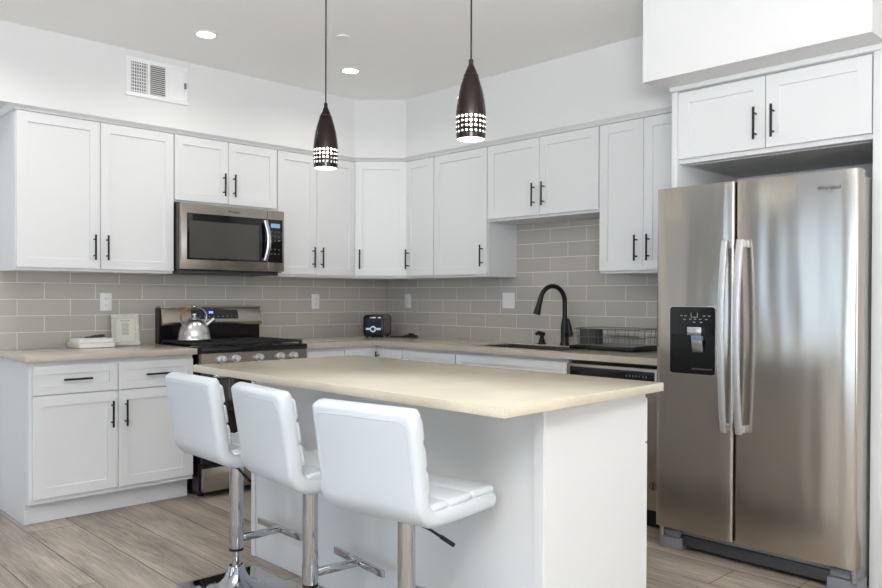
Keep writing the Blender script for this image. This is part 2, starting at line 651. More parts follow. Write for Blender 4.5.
def shaker_mb(x0, x1, z0, z1, y, t=0.02, rail=0.057, rec=0.008):
    """shaker front whose outer face lies at local y, one bevelled mesh"""
    mb = MB()
    t_ = bmesh.new()
    bmesh.ops.create_cube(t_, size=1)
    for v in t_.verts:
        v.co = Vector(((x0 + x1) / 2 + v.co.x * (x1 - x0), y + t / 2 + v.co.y * t, (z0 + z1) / 2 + v.co.z * (z1 - z0)))
    bmesh.ops.bevel(t_, geom=t_.edges[:], offset=0.0015, segments=1, affect='EDGES')
    f = min((f for f in t_.faces if f.normal.y < -0.99), key=lambda f: -f.calc_area())
    bmesh.ops.inset_region(t_, faces=[f], thickness=rail - 0.0015, use_even_offset=True)
    bmesh.ops.inset_region(t_, faces=[f], thickness=0.0015, depth=-rec, use_even_offset=True)
    mb._merge(t_)
    return mb


def handle_mb(cx, cz, y, vertical=True, L=0.15):
    mb = MB()
    h, p = L / 2, L / 2 - 0.027
    yb = y - 0.032
    if vertical:
        mb.cyl((cx, yb, cz - h), (cx, yb, cz + h), 0.0058, seg=14)
        for s in (-p, p):
            mb.cyl((cx, y, cz + s), (cx, yb, cz + s), 0.0045, seg=10)
    else:
        mb.cyl((cx - h, yb, cz), (cx + h, yb, cz), 0.0058, seg=14)
        for s in (-p, p):
            mb.cyl((cx + s, y, cz), (cx + s, yb, cz), 0.0045, seg=10)
    return mb


def front(root, kind, x0, x1, z0, z1, y, hx=None, hz=None, vertical=True, rail=0.057, flat=False):
    d = shaker_mb(x0, x1, z0, z1, y, rail=rail).build(kind, M['cab'], root, smooth=20)
    if hx is not None:
        handle_mb(hx, hz, y, vertical).build('handle', M['black'], d)
    return d


ROT_A, ROT_B = 0.0, R(-90)
ZB, ZT = 1.394, 2.2695        # upper door bottom and top
HZU = 1.522


def upper(label, loc, rot, width, z0, doors, depth=0.305, ztop=2.272, rail_drop=0.016, cat='cabinet', group='white wall cabinets'):
    """wall cabinet: local x runs along the wall from its left edge, front at local -y"""
    r = thing('wall_cabinet', label, cat, (loc[0], loc[1], 0), rot, group)
    b = MB()
    zb = z0 - rail_drop
    b.box(0.0008, width - 0.0008, -depth, -0.001, zb, ztop, 0.001, 1)
    b.build('body', M['cabin'], r)
    for (x0, x1, hx, hz) in doors:
        front(r, 'door', x0, x1, z0, ZT if ztop < 2.28 else ztop, -(depth + 0.02), hx, hz)
    return r


G = 0.002
# wall with the range (left to right)
upper('tall white two-door wall cabinet at the far left, beside the microwave', (-2.967, 0), ROT_A, 0.919, ZB,
      [(0.004, 0.4595 - G, 0.4595 - 0.037, HZU), (0.4595 + G, 0.917, 0.4595 + 0.037, HZU)])
upper('short white two-door wall cabinet directly above the microwave', (-2.047, 0), ROT_A, 0.761, 1.852,
      [(0.004, 0.3805 - G, 0.3805 - 0.037, 1.978), (0.3805 + G, 0.757, 0.3805 + 0.037, 1.978)], rail_drop=0.012)
upper('tall white two-door wall cabinet right of the microwave, behind the left pendant', (-1.285, 0), ROT_A, 0.692, ZB,
      [(0.004, 0.336 - G, 0.336 - 0.037, HZU), (0.336 + G, 0.688, 0.336 + 0.037, HZU)])
# corner cabinet with its door across the corner
r = thing('corner_wall_cabinet', 'white wall cabinet set diagonally across the corner with a single door', 'cabinet', (0, 0, 0), 0, 'white wall cabinets')
MB().prism([(-0.001, -0.001), (-0.592, -0.001), (-0.592, -0.305), (-0.305, -0.598), (-0.001, -0.598)], 1.378, 2.272).build('body', M['cabin'], r)
mx = Matrix.Translation((-0.6075, -0.3135, 0)) @ Matrix.Rotation(R(-45), 4, 'Z')
dd = shaker_mb(0.018, 0.412, ZB, ZT, -0.012).build('door', M['cab'], r, smooth=20, mtx=mx)
handle_mb(0.056, HZU, -0.012).build('handle', M['black'], dd, mtx=mx)
# wall with the sink (left to right as seen)
upper('narrow white single-door wall cabinet, first right of the diagonal corner cabinet', (0, -0.599), ROT_B, 0.317, ZB,
      [(0.006, 0.313, 0.040, HZU)])
upper('wide white single-door wall cabinet immediately left of the short cabinet above the sink', (0, -0.916), ROT_B, 0.533, ZB,
      [(0.004, 0.529, 0.529 - 0.034, HZU)])
upper('short white two-door wall cabinet above the sink', (0, -1.4495), ROT_B, 0.914, 1.769,
      [(0.004, 0.457 - G, 0.457 - 0.040, 1.900), (0.457 + G, 0.910, 0.457 + 0.040, 1.900)])
upper('tall white two-door wall cabinet beside the refrigerator', (0, -2.364), ROT_B, 0.612, ZB,
      [(0.006, 0.305 - G, 0.305 - 0.040, HZU), (0.305 + G, 0.608, 0.305 + 0.040, HZU)])
# over the refrigerator
FY0, FY1 = -3.076, -3.980           # niche between the two side panels
FR = thing('wall_cabinet', 'deep white two-door cabinet above the stainless refrigerator', 'cabinet', (0, FY0, 0), ROT_B, 'white wall cabinets')
MB().box(0.001, 0.903, -0.65, -0.001, 1.912, 2.275, 0.001, 1).build('body', M['cab'], FR)
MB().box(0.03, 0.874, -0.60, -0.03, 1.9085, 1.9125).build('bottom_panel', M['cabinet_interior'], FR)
front(FR, 'door', 0.002, 0.446 - G, 1.934, 2.268, -0.67, 0.446 - 0.043, 2.050)
front(FR, 'door', 0.446 + G, 0.899, 1.934, 2.268, -0.67, 0.446 + 0.039, 2.050)
for ya, yb, lab in ((FY0 + 0.033, FY0 + 0.001, 'tall white panel between the sink-run counter and the refrigerator'),
                    (FY1 - 0.001, FY1 - 0.040, 'tall white panel right of the refrigerator at the photo edge')):
    tag(MB().box(-0.672, -0.001, ya, yb, 0.001, 2.2755, 0.0015).build('refrigerator_side_panel', M['cab']), lab, 'panel')

CT, CTH = 0.9165, 0.036          # worktop top and thickness
CB = CT - CTH


def base(name, label, loc, rot, width, fronts, left_panel=False, depth=0.61, open_top=False):
    r = thing(name, label, 'cabinet', (loc[0], loc[1], 0), rot, 'white base cabinets')
    b = MB()
    if open_top:
        b.box(0.0008, width - 0.0008, -depth, -0.002, 0.118, 0.60)
        b.box(0.0008, width - 0.0008, -depth, -depth + 0.018, 0.60, CB - 0.0008).box(0.0008, 0.018, -depth + 0.018, -0.002, 0.60, CB - 0.0008).box(width - 0.018, width - 0.0008, -depth + 0.018, -0.002, 0.60, CB - 0.0008)
    else:
        b.box(0.0008, width - 0.0008, -depth, -0.002, 0.118, CB - 0.0008, 0.001, 1)
    b.build('body', M['cabin'], r)
    MB().box(0.0008, width - 0.0008, -depth + 0.072, -depth + 0.085, 0.0008, 0.1175).build('toe_kick', M['cabin'], r)
    if left_panel:
        MB().prism([(-0.002, 0.0008), (-depth + 0.068, 0.0008), (-depth + 0.068, 0.118), (-depth, 0.118), (-depth, CB - 0.001), (-0.002, CB - 0.001)], -0.013, 0.0006,
                   mtx=Matrix(((0, 0, 1, 0), (1, 0, 0, 0), (0, 1, 0, 0), (0, 0, 0, 1)))).build('side_panel', M['cabin'], r)
    for f in fronts:
        kind, x0, x1, z0, z1, hx, hz, vert = f
        front(r, kind, x0, x1, z0, z1, -(depth + 0.02), hx, hz, vert, rail=0.057 if kind == 'door' else 0.045)
    return r


base('base_cabinet', 'white base cabinet left of the range with two drawers above two doors', (-2.974, 0), ROT_A, 0.912,
     [('drawer', 0.004, 0.450, 0.702, 0.856, 0.226, 0.780, False), ('drawer', 0.454, 0.906, 0.702, 0.856, 0.680, 0.780, False),
      ('door', 0.004, 0.450, 0.145, 0.697, 0.450 - 0.035, 0.568, True), ('door', 0.454, 0.906, 0.145, 0.697, 0.454 + 0.039, 0.568, True)], left_panel=True)
base('base_cabinet', 'white base cabinet between the range and the corner, only its drawer showing', (-1.280, 0), ROT_A, 0.358,
     [('drawer', 0.004, 0.354, 0.702, 0.856, 0.179, 0.780, False), ('door', 0.004, 0.354, 0.145, 0.697, 0.32, 0.568, True)])
# corner base with a folding corner door
r = thing('corner_base_cabinet', 'white corner base cabinet below the toaster, mostly hidden behind the island', 'cabinet', (0, 0, 0), 0, 'white base cabinets')
MB().prism([(-0.002, -0.002), (-0.921, -0.002), (-0.921, -0.61), (-0.61, -0.61), (-0.61, -0.914), (-0.002, -0.914)], 0.118, CB - 0.0008).build('body', M['cabin'], r)
MB().prism([(-0.53, -0.538), (-0.921, -0.538), (-0.921, -0.525), (-0.525, -0.525), (-0.525, -0.914), (-0.538, -0.914), (-0.538, -0.538)], 0.0008, 0.1175).build('toe_kick', M['cabin'], r)
d1 = shaker_mb(-0.919, -0.632, 0.145, 0.856, -0.63).build('door', M['cab'], r, smooth=20)
mB = Matrix.Rotation(ROT_B, 4, 'Z')
d2 = shaker_mb(0.632, 0.912, 0.145, 0.856, -0.63).build('door', M['cab'], r, smooth=20, mtx=mB)
handle_mb(0.660, 0.76, -0.63).build('handle', M['black'], d2, mtx=mB)
base('base_cabinet', 'white base drawer cabinet between the corner cabinet and the sink cabinet', (0, -0.915), ROT_B, 0.535,
     [('drawer', 0.004, 0.531, 0.702, 0.856, None, None, False), ('door', 0.004, 0.531, 0.145, 0.697, 0.49, 0.568, True)])
base('sink_base_cabinet', 'wide white base cabinet below the sink, left of the dishwasher', (0, -1.4505), ROT_B, 0.911,
     [('false_drawer_front', 0.004, 0.907, 0.702, 0.856, None, None, False), ('door', 0.004, 0.4535, 0.145, 0.697, 0.415, 0.568, True), ('door', 0.4575, 0.907, 0.145, 0.697, 0.496, 0.568, True)], open_top=True)

# ------------------------------------------------------------------ worktops
tag(MB().box(-3.013, -2.052, -0.655, -0.0085, CB, CT, 0.003).build('countertop', M['quartz']),
    'short greige quartz countertop left of the range holding books and frame', 'countertop')
ct = MB()
SX0, SX1, SY0, SY1 = -0.555, -0.155, -2.265, -1.545     # sink opening
ct.box(-1.281, -0.655, -0.655, -0.0085, CB, CT)
ct.box(-0.655, -0.0085, SY1, -0.0085, CB, CT)
ct.box(-0.655, SX0, SY0, SY1, CB, CT)
ct.box(SX1, -0.0085, SY0, SY1, CB, CT)
ct.box(-0.655, -0.0085, -3.040, SY0, CB, CT)
bmesh.ops.remove_doubles(ct.bm, verts=ct.bm.verts[:], dist=1e-5)
tag(ct.build('countertop', M['quartz']), 'L-shaped greige quartz countertop running around the corner and past the sink', 'countertop')

# sink basin
M['sink'] = steel('sink_stainless', srgb(128, 120, 112), 0.35)
sk = thing('sink', 'undermounted stainless steel sink sunk in the right-hand counter', 'sink', (0, 0, 0))
s_ = MB()
zb, zr = CB - 0.20, CT - 0.006
s_.box(SX0 + 0.0006, SX0 + 0.004, SY0 + 0.0006, SY1 - 0.0006, zb, zr).box(SX1 - 0.004, SX1 - 0.0006, SY0 + 0.0006, SY1 - 0.0006, zb, zr)
s_.box(SX0 + 0.004, SX1 - 0.004, SY0 + 0.0006, SY0 + 0.004, zb, zr).box(SX0 + 0.004, SX1 - 0.004, SY1 - 0.004, SY1 - 0.0006, zb, zr)
s_.box(SX0 + 0.0006, SX1 - 0.0006, SY0 + 0.0006, SY1 - 0.0006, zb - 0.006, zb)
s_.build('basin', M['sink'], sk)
MB().lathe([(0.0, 0.0), (0.045, 0.0), (0.045, 0.004), (0.03, 0.003), (0.0, 0.001)], (-0.33, -1.9, zb + 0.0005)).build('drain', M['chrome'], sk)

# faucet
fa = thing('faucet', 'tall matte black gooseneck faucet behind the sink', 'faucet', (-0.085, -1.935, CT))
MB().lathe([(0.031, 0.0), (0.031, 0.012), (0.027, 0.02), (0.027, 0.12), (0.022, 0.155), (0.0165, 0.185), (0, 0.186)], seg=24).build('body', M['black'], fa)
pts = []
dv = Vector((-0.93, 0.36, 0)).normalized()
for i in range(4):
    pts.append((0, 0, 0.16 + i * 0.042))
for i in range(0, 15):
    a = PI * i / 14 * 0.93
    pts.append(tuple(dv * (0.094 * (1 - math.cos(a))) + Vector((0, 0, 0.285 + 0.108 * math.sin(a)))))
MB().tube(pts, 0.0155, seg=16, ref=(0.36, 0.93, 0)).build('spout', M['black'], fa)
e = Vector(pts[-1])
e2 = Vector(pts[-2])
dn = (e - e2).normalized()
MB().cyl(e - dn * 0.01, e + dn * 0.045, 0.0165, 0.0185).cyl(e + dn * 0.045, e + dn * 0.105, 0.0185, 0.0255).build('spray_head', M['black'], fa)
MB().cyl((0, 0, 0.080), (-0.008, -0.055, 0.080), 0.021).tube([(-0.008, -0.050, 0.066), (-0.010, -0.046, 0.105), (-0.012, -0.034, 0.165), (-0.012, -0.030, 0.178)], [0.021, 0.019, 0.013, 0.008], ref=(1, 0, 0)).build('lever_handle', M['black'], fa)
sd = thing('soap_dispenser', 'short black soap dispenser pump left of the faucet', 'dispenser', (-0.088, -1.745, CT))
MB().lathe([(0.028, 0), (0.028, 0.008), (0.022, 0.014), (0.019, 0.034), (0.014, 0.038), (0.014, 0.054), (0.023, 0.058), (0.023, 0.080), (0, 0.086)], seg=20).build('body', M['black'], sd)
MB().tube([(0, 0, 0.072), (-0.025, 0.010, 0.080), (-0.044, 0.018, 0.066)], [0.014, 0.013, 0.010], ref=(0, 0, 1)).build('nozzle', M['black'], sd)

# ------------------------------------------------------------------ island
IX0, IX1 = -2.624, -1.690
IY0, IY1 = -3.632, -1.752
il = tag(MB().prism([(IX0, IY0), (IX1, IY0 + 0.038), (IX1, IY1 + 0.008), (IX0, IY1)], 0.888, 0.919, bev=0.002).build('island_countertop', M['quartz_island']),
         'large greige quartz countertop of the island with stools along its left edge', 'countertop')
BX0, BX1, BY0, BY1 = -2.345, -1.745, -3.552, -1.800
ib = thing('island_cabinet', 'white island cabinet under the large quartz top behind the stools', 'cabinet', (0, 0, 0))
MB().box(BX0 + 0.019, BX1, BY0 + 0.019, BY1 - 0.019, 0.10, 0.8872).build('body', M['cabin'], ib)
MB().box(BX0 + 0.03, BX1 - 0.07, BY0 + 0.03, BY1 - 0.03, 0.0008, 0.0995).build('toe_kick', M['cabin'], ib)
MB().box(BX0, BX0 + 0.0185, BY0 + 0.0195, BY1, 0.0008, 0.8872, 0.001, 1).build('back_panel', M['cab'], ib)
MB().box(BX0 + 0.0, BX1, BY0, BY0 + 0.019, 0.0008, 0.8872, 0.0015, 1).build('end_panel', M['cab'], ib)
MB().box(BX0 - 0.0, BX0 + 0.034, BY0 - 0.010, BY0 - 0.0003, 0.0008, 0.8872, 0.0015, 1).build('corner_trim', M['cab'], ib)
MB().box(BX0 - 0.010, BX0 - 0.0003, BY0 - 0.010, BY0 + 0.03, 0.0008, 0.8872, 0.0015, 1).build('corner_trim', M['cab'], ib)
MB().box(BX0 - 0.008, BX0 - 0.0003, BY1 - 0.03, BY1 + 0.002, 0.0008, 0.8872, 0.0015, 1).build('corner_trim', M['cab'], ib)
mI = Matrix.Translation((BX1, 0, 0)) @ Matrix.Rotation(R(90), 4, 'Z')     # fronts face +x
L = BY1 - BY0
for i in range(3):
    a, b = BY0 + 0.004 + i * L / 3, BY0 + (i + 1) * L / 3 - 0.004
    f = shaker_mb(a, b, 0.70, 0.862, -0.02, rail=0.045).build('drawer', M['cab'], ib, smooth=20, mtx=mI)
    handle_mb((a + b) / 2, 0.78, -0.02, False).build('handle', M['black'], f, mtx=mI)
    f = shaker_mb(a, b, 0.13, 0.695, -0.02).build('door', M['cab'], ib, smooth=20, mtx=mI)
    handle_mb(b - 0.04, 0.57, -0.02).build('handle', M['black'], f, mtx=mI)

# ------------------------------------------------------------------ range
RX0, RX1 = -2.045, -1.287
rg = thing('range', 'stainless steel and black gas range between the base cabinets', 'range', ((RX0 + RX1) / 2, 0, 0))
hw = (RX1 - RX0) / 2
MB().box(-hw, hw, -0.655, -0.02, 0.03, 0.885).build('body', M['enamel'], rg)
for sx in (-1, 1):
    for y in (-0.6, -0.08):
        MB().cyl((sx * (hw - 0.04), y, 0.0005), (sx * (hw - 0.04), y, 0.031), 0.018).build('foot', M['enamel'], rg)
MB().box(-hw - 0.002, hw + 0.002, -0.70, -0.055, 0.885, 0.920, 0.006).build('cooktop', M['enamel'], rg)
cp = MB().prism([(-0.655, 0.806), (-0.700, 0.806), (-0.690, 0.884), (-0.655, 0.884)], -hw, hw,
                mtx=Matrix(((0, 0, 1, 0), (1, 0, 0, 0), (0, 1, 0, 0), (0, 0, 0, 1)))).build('control_panel', M['steel'], rg)
for kx in (-1.927, -1.832, -1.667, -1.508, -1.410):
    x = kx + 0.012 - (RX0 + RX1) / 2
    k = MB().cyl((x, -0.694, 0.845), (x, -0.706, 0.846), 0.024, seg=28).cyl((x, -0.705, 0.846), (x, -0.735, 0.849), 0.020, 0.0175, seg=28)
    k.box(x - 0.004, x + 0.004, -0.743, -0.73, 0.831, 0.867, 0.0015)
    k.build('knob', M['handle_steel'], cp)
od = MB().box(-hw + 0.003, hw - 0.003, -0.695, -0.656, 0.215, 0.800, 0.004).build('oven_door', M['gloss_black'], rg)
hb = MB().cyl((-hw + 0.05, -0.745, 0.745), (hw - 0.05, -0.745, 0.745), 0.011)
for sx in (-1, 1):
    hb.cyl((sx * (hw - 0.08), -0.694, 0.745), (sx * (hw - 0.08), -0.745, 0.745), 0.009)
hb.build('handle', M['steel_light'], od)
MB().box(-hw + 0.008, hw - 0.003, -0.700, -0.656, 0.040, 0.185, 0.004).build('storage_drawer', M['steel'], rg)
# backguard
ZX = Matrix(((0, 0, 1, 0), (1, 0, 0, 0), (0, 1, 0, 0), (0, 0, 0, 1)))
bg = MB().box(-hw + 0.012, hw + 0.008, -0.075, -0.012, 0.885, 1.155).build('backguard', M['enamel'], rg)
MB().prism([(-0.076, 1.167), (-0.112, 1.060), (-0.108, 1.036), (-0.076, 1.036)], -hw + 0.020, hw + 0.008, mtx=ZX, bev=0.003).build('backguard_face', M['steel'], bg)
MB().box(-hw + 0.014, hw + 0.008, -0.09, -0.012, 1.155, 1.168, 0.003).build('backguard_cap', M['steel'], bg)
# display window lying on the slanted face
sl = math.atan2(0.036, 0.107)
dm = Matrix.Translation((0, -0.097, 1.112)) @ Matrix.Rotation(-sl, 4, 'X')
MB().box(-0.150, 0.198, -0.0042, 0.002, -0.033, 0.030, 0.001, 1).build('control_display', M['gloss_black'], bg, mtx=dm)
MB().box(-0.030, 0.012, -0.0048, -0.0035, 0.0, 0.021).build('clock_display', M['blue_display'], bg, mtx=dm)
text_mesh('clock_digits', '3:03', 0.017, M['blue_digits'], bg, dm @ Matrix.Translation((-0.009, -0.0052, 0.0105)) @ FACE, 0.0002)
for i in range(10):
    MB().box(-0.13 + i * 0.034, -0.122 + i * 0.034, -0.0047, -0.0038, -0.022, -0.016).build('touch_key', M['icon'], bg, mtx=dm)
# burners and grates
for bx, by in ((-0.24, -0.22), (-0.24, -0.52), (0.24, -0.22), (0.24, -0.52), (0.0, -0.37)):
    MB().lathe([(0.05, 0), (0.05, 0.007), (0.036, 0.009), (0.036, 0.016), (0, 0.017)], (bx, by, 0.9198), 24).build('burner', M['iron'], rg)
for gx in (-0.245, 0.0, 0.245):
    g = MB()
    w2, y0, y1, zt = 0.117, -0.645, -0.115, 0.944
    for x in (gx - w2, gx + w2):
        g.box(x - 0.006, x + 0.006, y0, y1, zt - 0.013, zt, 0.002)
    for y in (y0, (y0 + y1) / 2, y1):
        g.box(gx - w2, gx + w2, y - 0.006, y + 0.006, zt - 0.013, zt, 0.002)
    for y in (y0 + 0.13, y1 - 0.13):
        g.box(gx - w2, gx + w2, y - 0.005, y + 0.005, zt - 0.011, zt, 0.002)
    g.box(gx - 0.005, gx + 0.005, y0, y1, zt - 0.011, zt, 0.002)
    for x in (gx - w2, gx + w2):
        for y in (y0, y1):
            g.box(x - 0.008, x + 0.008, y - 0.008, y + 0.008, 0.9202, zt - 0.002)
    g.build('grate', M['iron'], rg)

# kettle
kt = thing('kettle', 'stainless steel kettle with copper-coloured handle on the left of the range top', 'kettle', (-1.914, -0.335, 0.9445))
kt.scale = (1.12, 1.12, 1.06)
MB().lathe([(0.090, 0), (0.094, 0.004), (0.094, 0.018), (0.090, 0.022), (0.088, 0.045), (0.080, 0.078), (0.066, 0.105), (0.045, 0.127), (0.030, 0.135), (0, 0.137)], seg=48).build('body', M['steel_light'], kt, smooth=50)
ld = MB().lathe([(0.030, 0.1352), (0.031, 0.139), (0.02, 0.144), (0.007, 0.147), (0.006, 0.152), (0.012, 0.157), (0.013, 0.163), (0.008, 0.169), (0, 0.17)], seg=28).build('lid', M['steel_light'], kt, smooth=50)
hd = []
for i in range(19):
    a = R(196 - 212 * i / 18)
    hd.append((0.080 * math.cos(a) - 0.004, 0.0, 0.148 + 0.058 * math.sin(a)))
MB().tube(hd[:9], 0.0065, seg=12, ref=(0, 1, 0)).build('handle', M['copper'], kt)
MB().tube(hd[8:], 0.0065, seg=12, ref=(0, 1, 0)).tube([hd[0], (-0.072, 0, 0.10), (-0.066, 0, 0.088)], 0.006, ref=(0, 1, 0)).tube([hd[-1], (0.062, 0, 0.105)], 0.006, ref=(0, 1, 0)).build('handle_bracket', M['chrome'], kt)
MB().cyl((0.060, -0.01, 0.090), (0.102, -0.018, 0.125), 0.0165, 0.0135).cyl((0.098, -0.0172, 0.122), (0.112, -0.0198, 0.133), 0.016, 0.015).build('spout', M['steel_light'], kt)

# ------------------------------------------------------------------ microwave
mw = thing('microwave', 'over-the-range stainless steel microwave under the short cabinet', 'microwave', (-1.6665, 0, 0))
hm = 0.3765
MZ0, MZ1 = 1.406, 1.8265
MB().box(-hm, hm, -0.385, -0.002, MZ0 - 0.004, MZ1).build('body', M['enamel'], mw)
MB().box(-hm + 0.01, hm - 0.02, -0.375, -0.02, MZ0 - 0.024, MZ0 - 0.0042, 0.003).build('bottom_vent', M['dark_plastic'], mw)
dr = MB().box(-hm, 0.242, -0.42, -0.386, MZ0, MZ1, 0.004).build('door', M['steel'], mw)
MB().box(-hm + 0.036, 0.2385, -0.4225, -0.4195, MZ0 + 0.062, MZ1 - 0.062, 0.001, 1).build('window_glass', M['gloss_black'], dr)
win = MB()
win.box(-hm + 0.052, 0.178, -0.4231, -0.4224, MZ0 + 0.075, MZ1 - 0.110)
win.build('viewing_window', mat('smoked_window', srgb(74, 72, 66), 0.1, vary=0.05, vscale=(3, 3, 1)), dr)
hp = []
for i in range(13):
    t = i / 12
    hp.append((0.216 + 0.016 * math.sin(PI * t), -0.440 - 0.020 * math.sin(PI * t), MZ0 + 0.075 + 0.27 * t))
hbx = MB().tube(hp, 0.0125, seg=14, sx=0.7, sy=1.25, ref=(1, 0, 0))
hbx.box(0.205, 0.222, -0.44, -0.42, MZ0 + 0.072, MZ0 + 0.09, 0.002).box(0.205, 0.222, -0.44, -0.42, MZ0 + 0.33, MZ0 + 0.348, 0.002)
hbx.build('handle', M['steel_light'], dr, smooth=60)
cp = MB().box(0.2435, hm, -0.42, -0.386, MZ0, MZ1, 0.004).build('control_panel', M['steel'], mw)
MB().box(0.2465, hm - 0.014, -0.4225, -0.4195, MZ0 + 0.062, MZ1 - 0.062, 0.001, 1).build('keypad', M['gloss_black'], cp)
MB().box(0.268, 0.340, -0.4232, -0.4224, MZ1 - 0.118, MZ1 - 0.090).build('clock_display', M['pale_display'], cp)
for rr in range(6):
    for cc in range(3):
        if rr in (3,):
            continue
        x, z = 0.272 + cc * 0.030, MZ1 - 0.148 - rr * 0.030
        MB().box(x - 0.006, x + 0.006, -0.4231, -0.4224, z - 0.0035, z + 0.0035).build('key', M['key'], cp)
text_mesh('brand_lettering', 'Whirlpool', 0.021, M['logo'], dr, Matrix.Translation((-0.01, -0.4204, MZ1 - 0.034)) @ FACE, 0.0004)

# ------------------------------------------------------------------ refrigerator
fr = thing('refrigerator', 'stainless steel side-by-side refrigerator with water dispenser at the right', 'refrigerator', (0, -3.526, 0), ROT_B)
# local: x to the right (south), front -y
c0 = -3.526
lx = lambda wy: c0 - wy           # world y to local x
XL, XG0, XG1, XR = lx(-3.067), lx(-3.4615), lx(-3.4705), lx(-3.985)
MB().box(lx(-3.082), lx(-3.965), -0.775, -0.05, 0.035, 1.748, 0.003).build('body', M['steel_side'], fr)
MB().box(lx(-3.082), lx(-3.965), -0.7765, -0.74, 0.105, 1.74).build('door_gasket', M['black'], fr)


def curved_door(x0, x1, name):
    """door slab with a slightly crowned face and rounded vertical edges"""
    n = 14
    poly = [(x1, -0.778), (x0, -0.778)]
    for i in range(n + 1):
        t = i / n
        x = x0 + (x1 - x0) * t
        e = min(t, 1 - t) * (x1 - x0)
        rd = 0.010
        y = -0.850 + (0 if e >= rd else rd - math.sqrt(max(0, rd * rd - (rd - e) ** 2)))
        poly.append((x, y - 0.003 * math.sin(PI * t)))
    # denser corners
    poly = poly[:2] + [(x0, -0.840), (x0 + 0.003, -0.8465), (x0 + 0.010, -0.850)] + poly[4:-2] + [(x1 - 0.010, -0.850), (x1 - 0.003, -0.8465), (x1, -0.840)]
    return MB().prism(poly, 0.116, 1.765).build(name, M['steel_door'], fr, smooth=50)


dl = curved_door(XL, XG0, 'freezer_door')
drr = curved_door(XG1, XR, 'refrigerator_door')
for door, x in ((dl, lx(-3.437)), (drr, lx(-3.508))):
    outer, inner = [], []
    for i in range(29):
        t = i / 28
        z = 0.620 + 0.876 * t
        b = 0.036 * (1 - (2 * t - 1) ** 2) ** 0.9
        outer.append((-0.899 - b, z))
        inner.append((-0.882 - b, z))
    h = MB()
    h.prism(outer + inner[::-1], x - 0.0145, x + 0.0145, mtx=ZX, bev=0.003)
    for z in (0.640, 1.476):
        h.box(x - 0.011, x + 0.011, -0.884, -0.848, z - 0.016, z + 0.016, 0.003)
    h.build('handle', M['handle_steel'], door, smooth=40)
# dispenser in the freezer door
dp = MB()
a0, a1, z0, z1 = lx(-3.146), lx(-3.376), 0.872, 1.190
rdm = Matrix(((1, 0, 0, 0), (0, 0, 1, 0), (0, 1, 0, 0), (0, 0, 0, 1)))


def rrect(a, b, c, d, r, n=6):
    out = []
    for cx, cy, s in ((b - r, d - r, 0), (a + r, d - r, 90), (a + r, c + r, 180), (b - r, c + r, 270)):
        for i in range(n + 1):
            q = R(s + 90 * i / n)
            out.append((cx + r * math.cos(q), cy + r * math.sin(q)))
    return out


bz = MB().prism(rrect(a0 - 0.004, a1 + 0.004, z0 - 0.004, z1 + 0.004, 0.018), -0.8555, -0.8485, mtx=rdm).build('dispenser_bezel', M['steel_light'], dl)
MB().prism(rrect(a0, a1, z0, z1, 0.015), -0.8575, -0.8545, mtx=rdm).build('dispenser_panel', M['gloss_black'], dl)
MB().box(a0 + 0.006, a1 - 0.006, -0.8581, -0.8570, z0 + 0.006, z0 + 0.185).build('dispenser_recess', mat('recess_black', srgb(8, 8, 9), 0.25), dl)
xm = lx(-3.272)
MB().box(xm - 0.030, xm + 0.042, -0.872, -0.857, 1.056, 1.096, 0.003).build('ice_chute', M['steel_light'], dl)
MB().box(xm - 0.006, xm + 0.048, -0.880, -0.857, 1.032, 1.056, 0.004).build('water_spout', mat('clear_blue_plastic', srgb(110, 130, 150), 0.1), dl)
MB().box(-0.026, 0.028, -0.006, 0.006, -0.028, 0.028, 0.003).build('paddle', M['steel_light'], dl, mtx=Matrix.Translation((xm + 0.024, -0.872, 1.006)) @ Matrix.Rotation(R(14), 4, 'X'))
MB().box(xm - 0.005, a1 - 0.010, -0.874, -0.857, z0 + 0.022, z0 + 0.030, 0.002).build('drip_tray', M['dark_plastic'], dl)
ic = MB()
for i, (dx, dz) in enumerate(((-0.065, 0), (-0.045, 0), (-0.02, -0.016), (0.005, -0.016), (0.03, -0.016), (0.06, -0.016), (0.05, 0), (0.075, 0), (-0.05, -0.018), (0.0, -0.030), (0.035, -0.030))):
    ic.box(xm + dx - 0.006, xm + dx + 0.006, -0.8583, -0.8572, 1.148 + dz - 0.002, 1.148 + dz + 0.002)
for x, zz in ((-0.016, 0), (0.016, 0)):
    ic.box(xm + x - 0.0015, xm + x + 0.0015, -0.8583, -0.8572, 1.142, 1.162)
ic.box(xm - 0.016, xm + 0.016, -0.8583, -0.8572, 1.1405, 1.1435)
ic.build('touch_icons', M['icon'], dl)
# hinge covers, lower grille, feet
MB().box(XR - 0.09, XR - 0.022, -0.772, -0.66, 1.7485, 1.772, 0.004).build('hinge_cover', M['grey_plastic'], fr)
MB().box(XL + 0.022, XL + 0.09, -0.772, -0.66, 1.7485, 1.764, 0.004).build('hinge_cover', M['grey_plastic'], fr)
MB().box(XL + 0.05, XR - 0.05, -0.79, -0.70, 0.022, 0.075, 0.004).build('base_grille', M['dark_plastic'], fr)
MB().box(XL + 0.05, XR - 0.05, -0.765, -0.70, 0.075, 0.112).build('grille_recess', M['black'], fr)
for xa, xb in ((XL + 0.004, XL + 0.115), (XR - 0.125, XR - 0.003)):
    f = MB().box(xa, xb, -0.815, -0.70, 0.0006, 0.058, 0.005)
    f.box(xa + 0.012, xb - 0.01, -0.812, -0.70, 0.062, 0.100, 0.004)
    f.build('foot', M['grey_plastic'], fr)
    hx = xa + 0.02 if xa < 0 else xb - 0.012
    MB().cyl((hx, -0.825, 0.06), (hx, -0.825, 0.116), 0.012).build('lower_hinge', M['chrome'], fr)
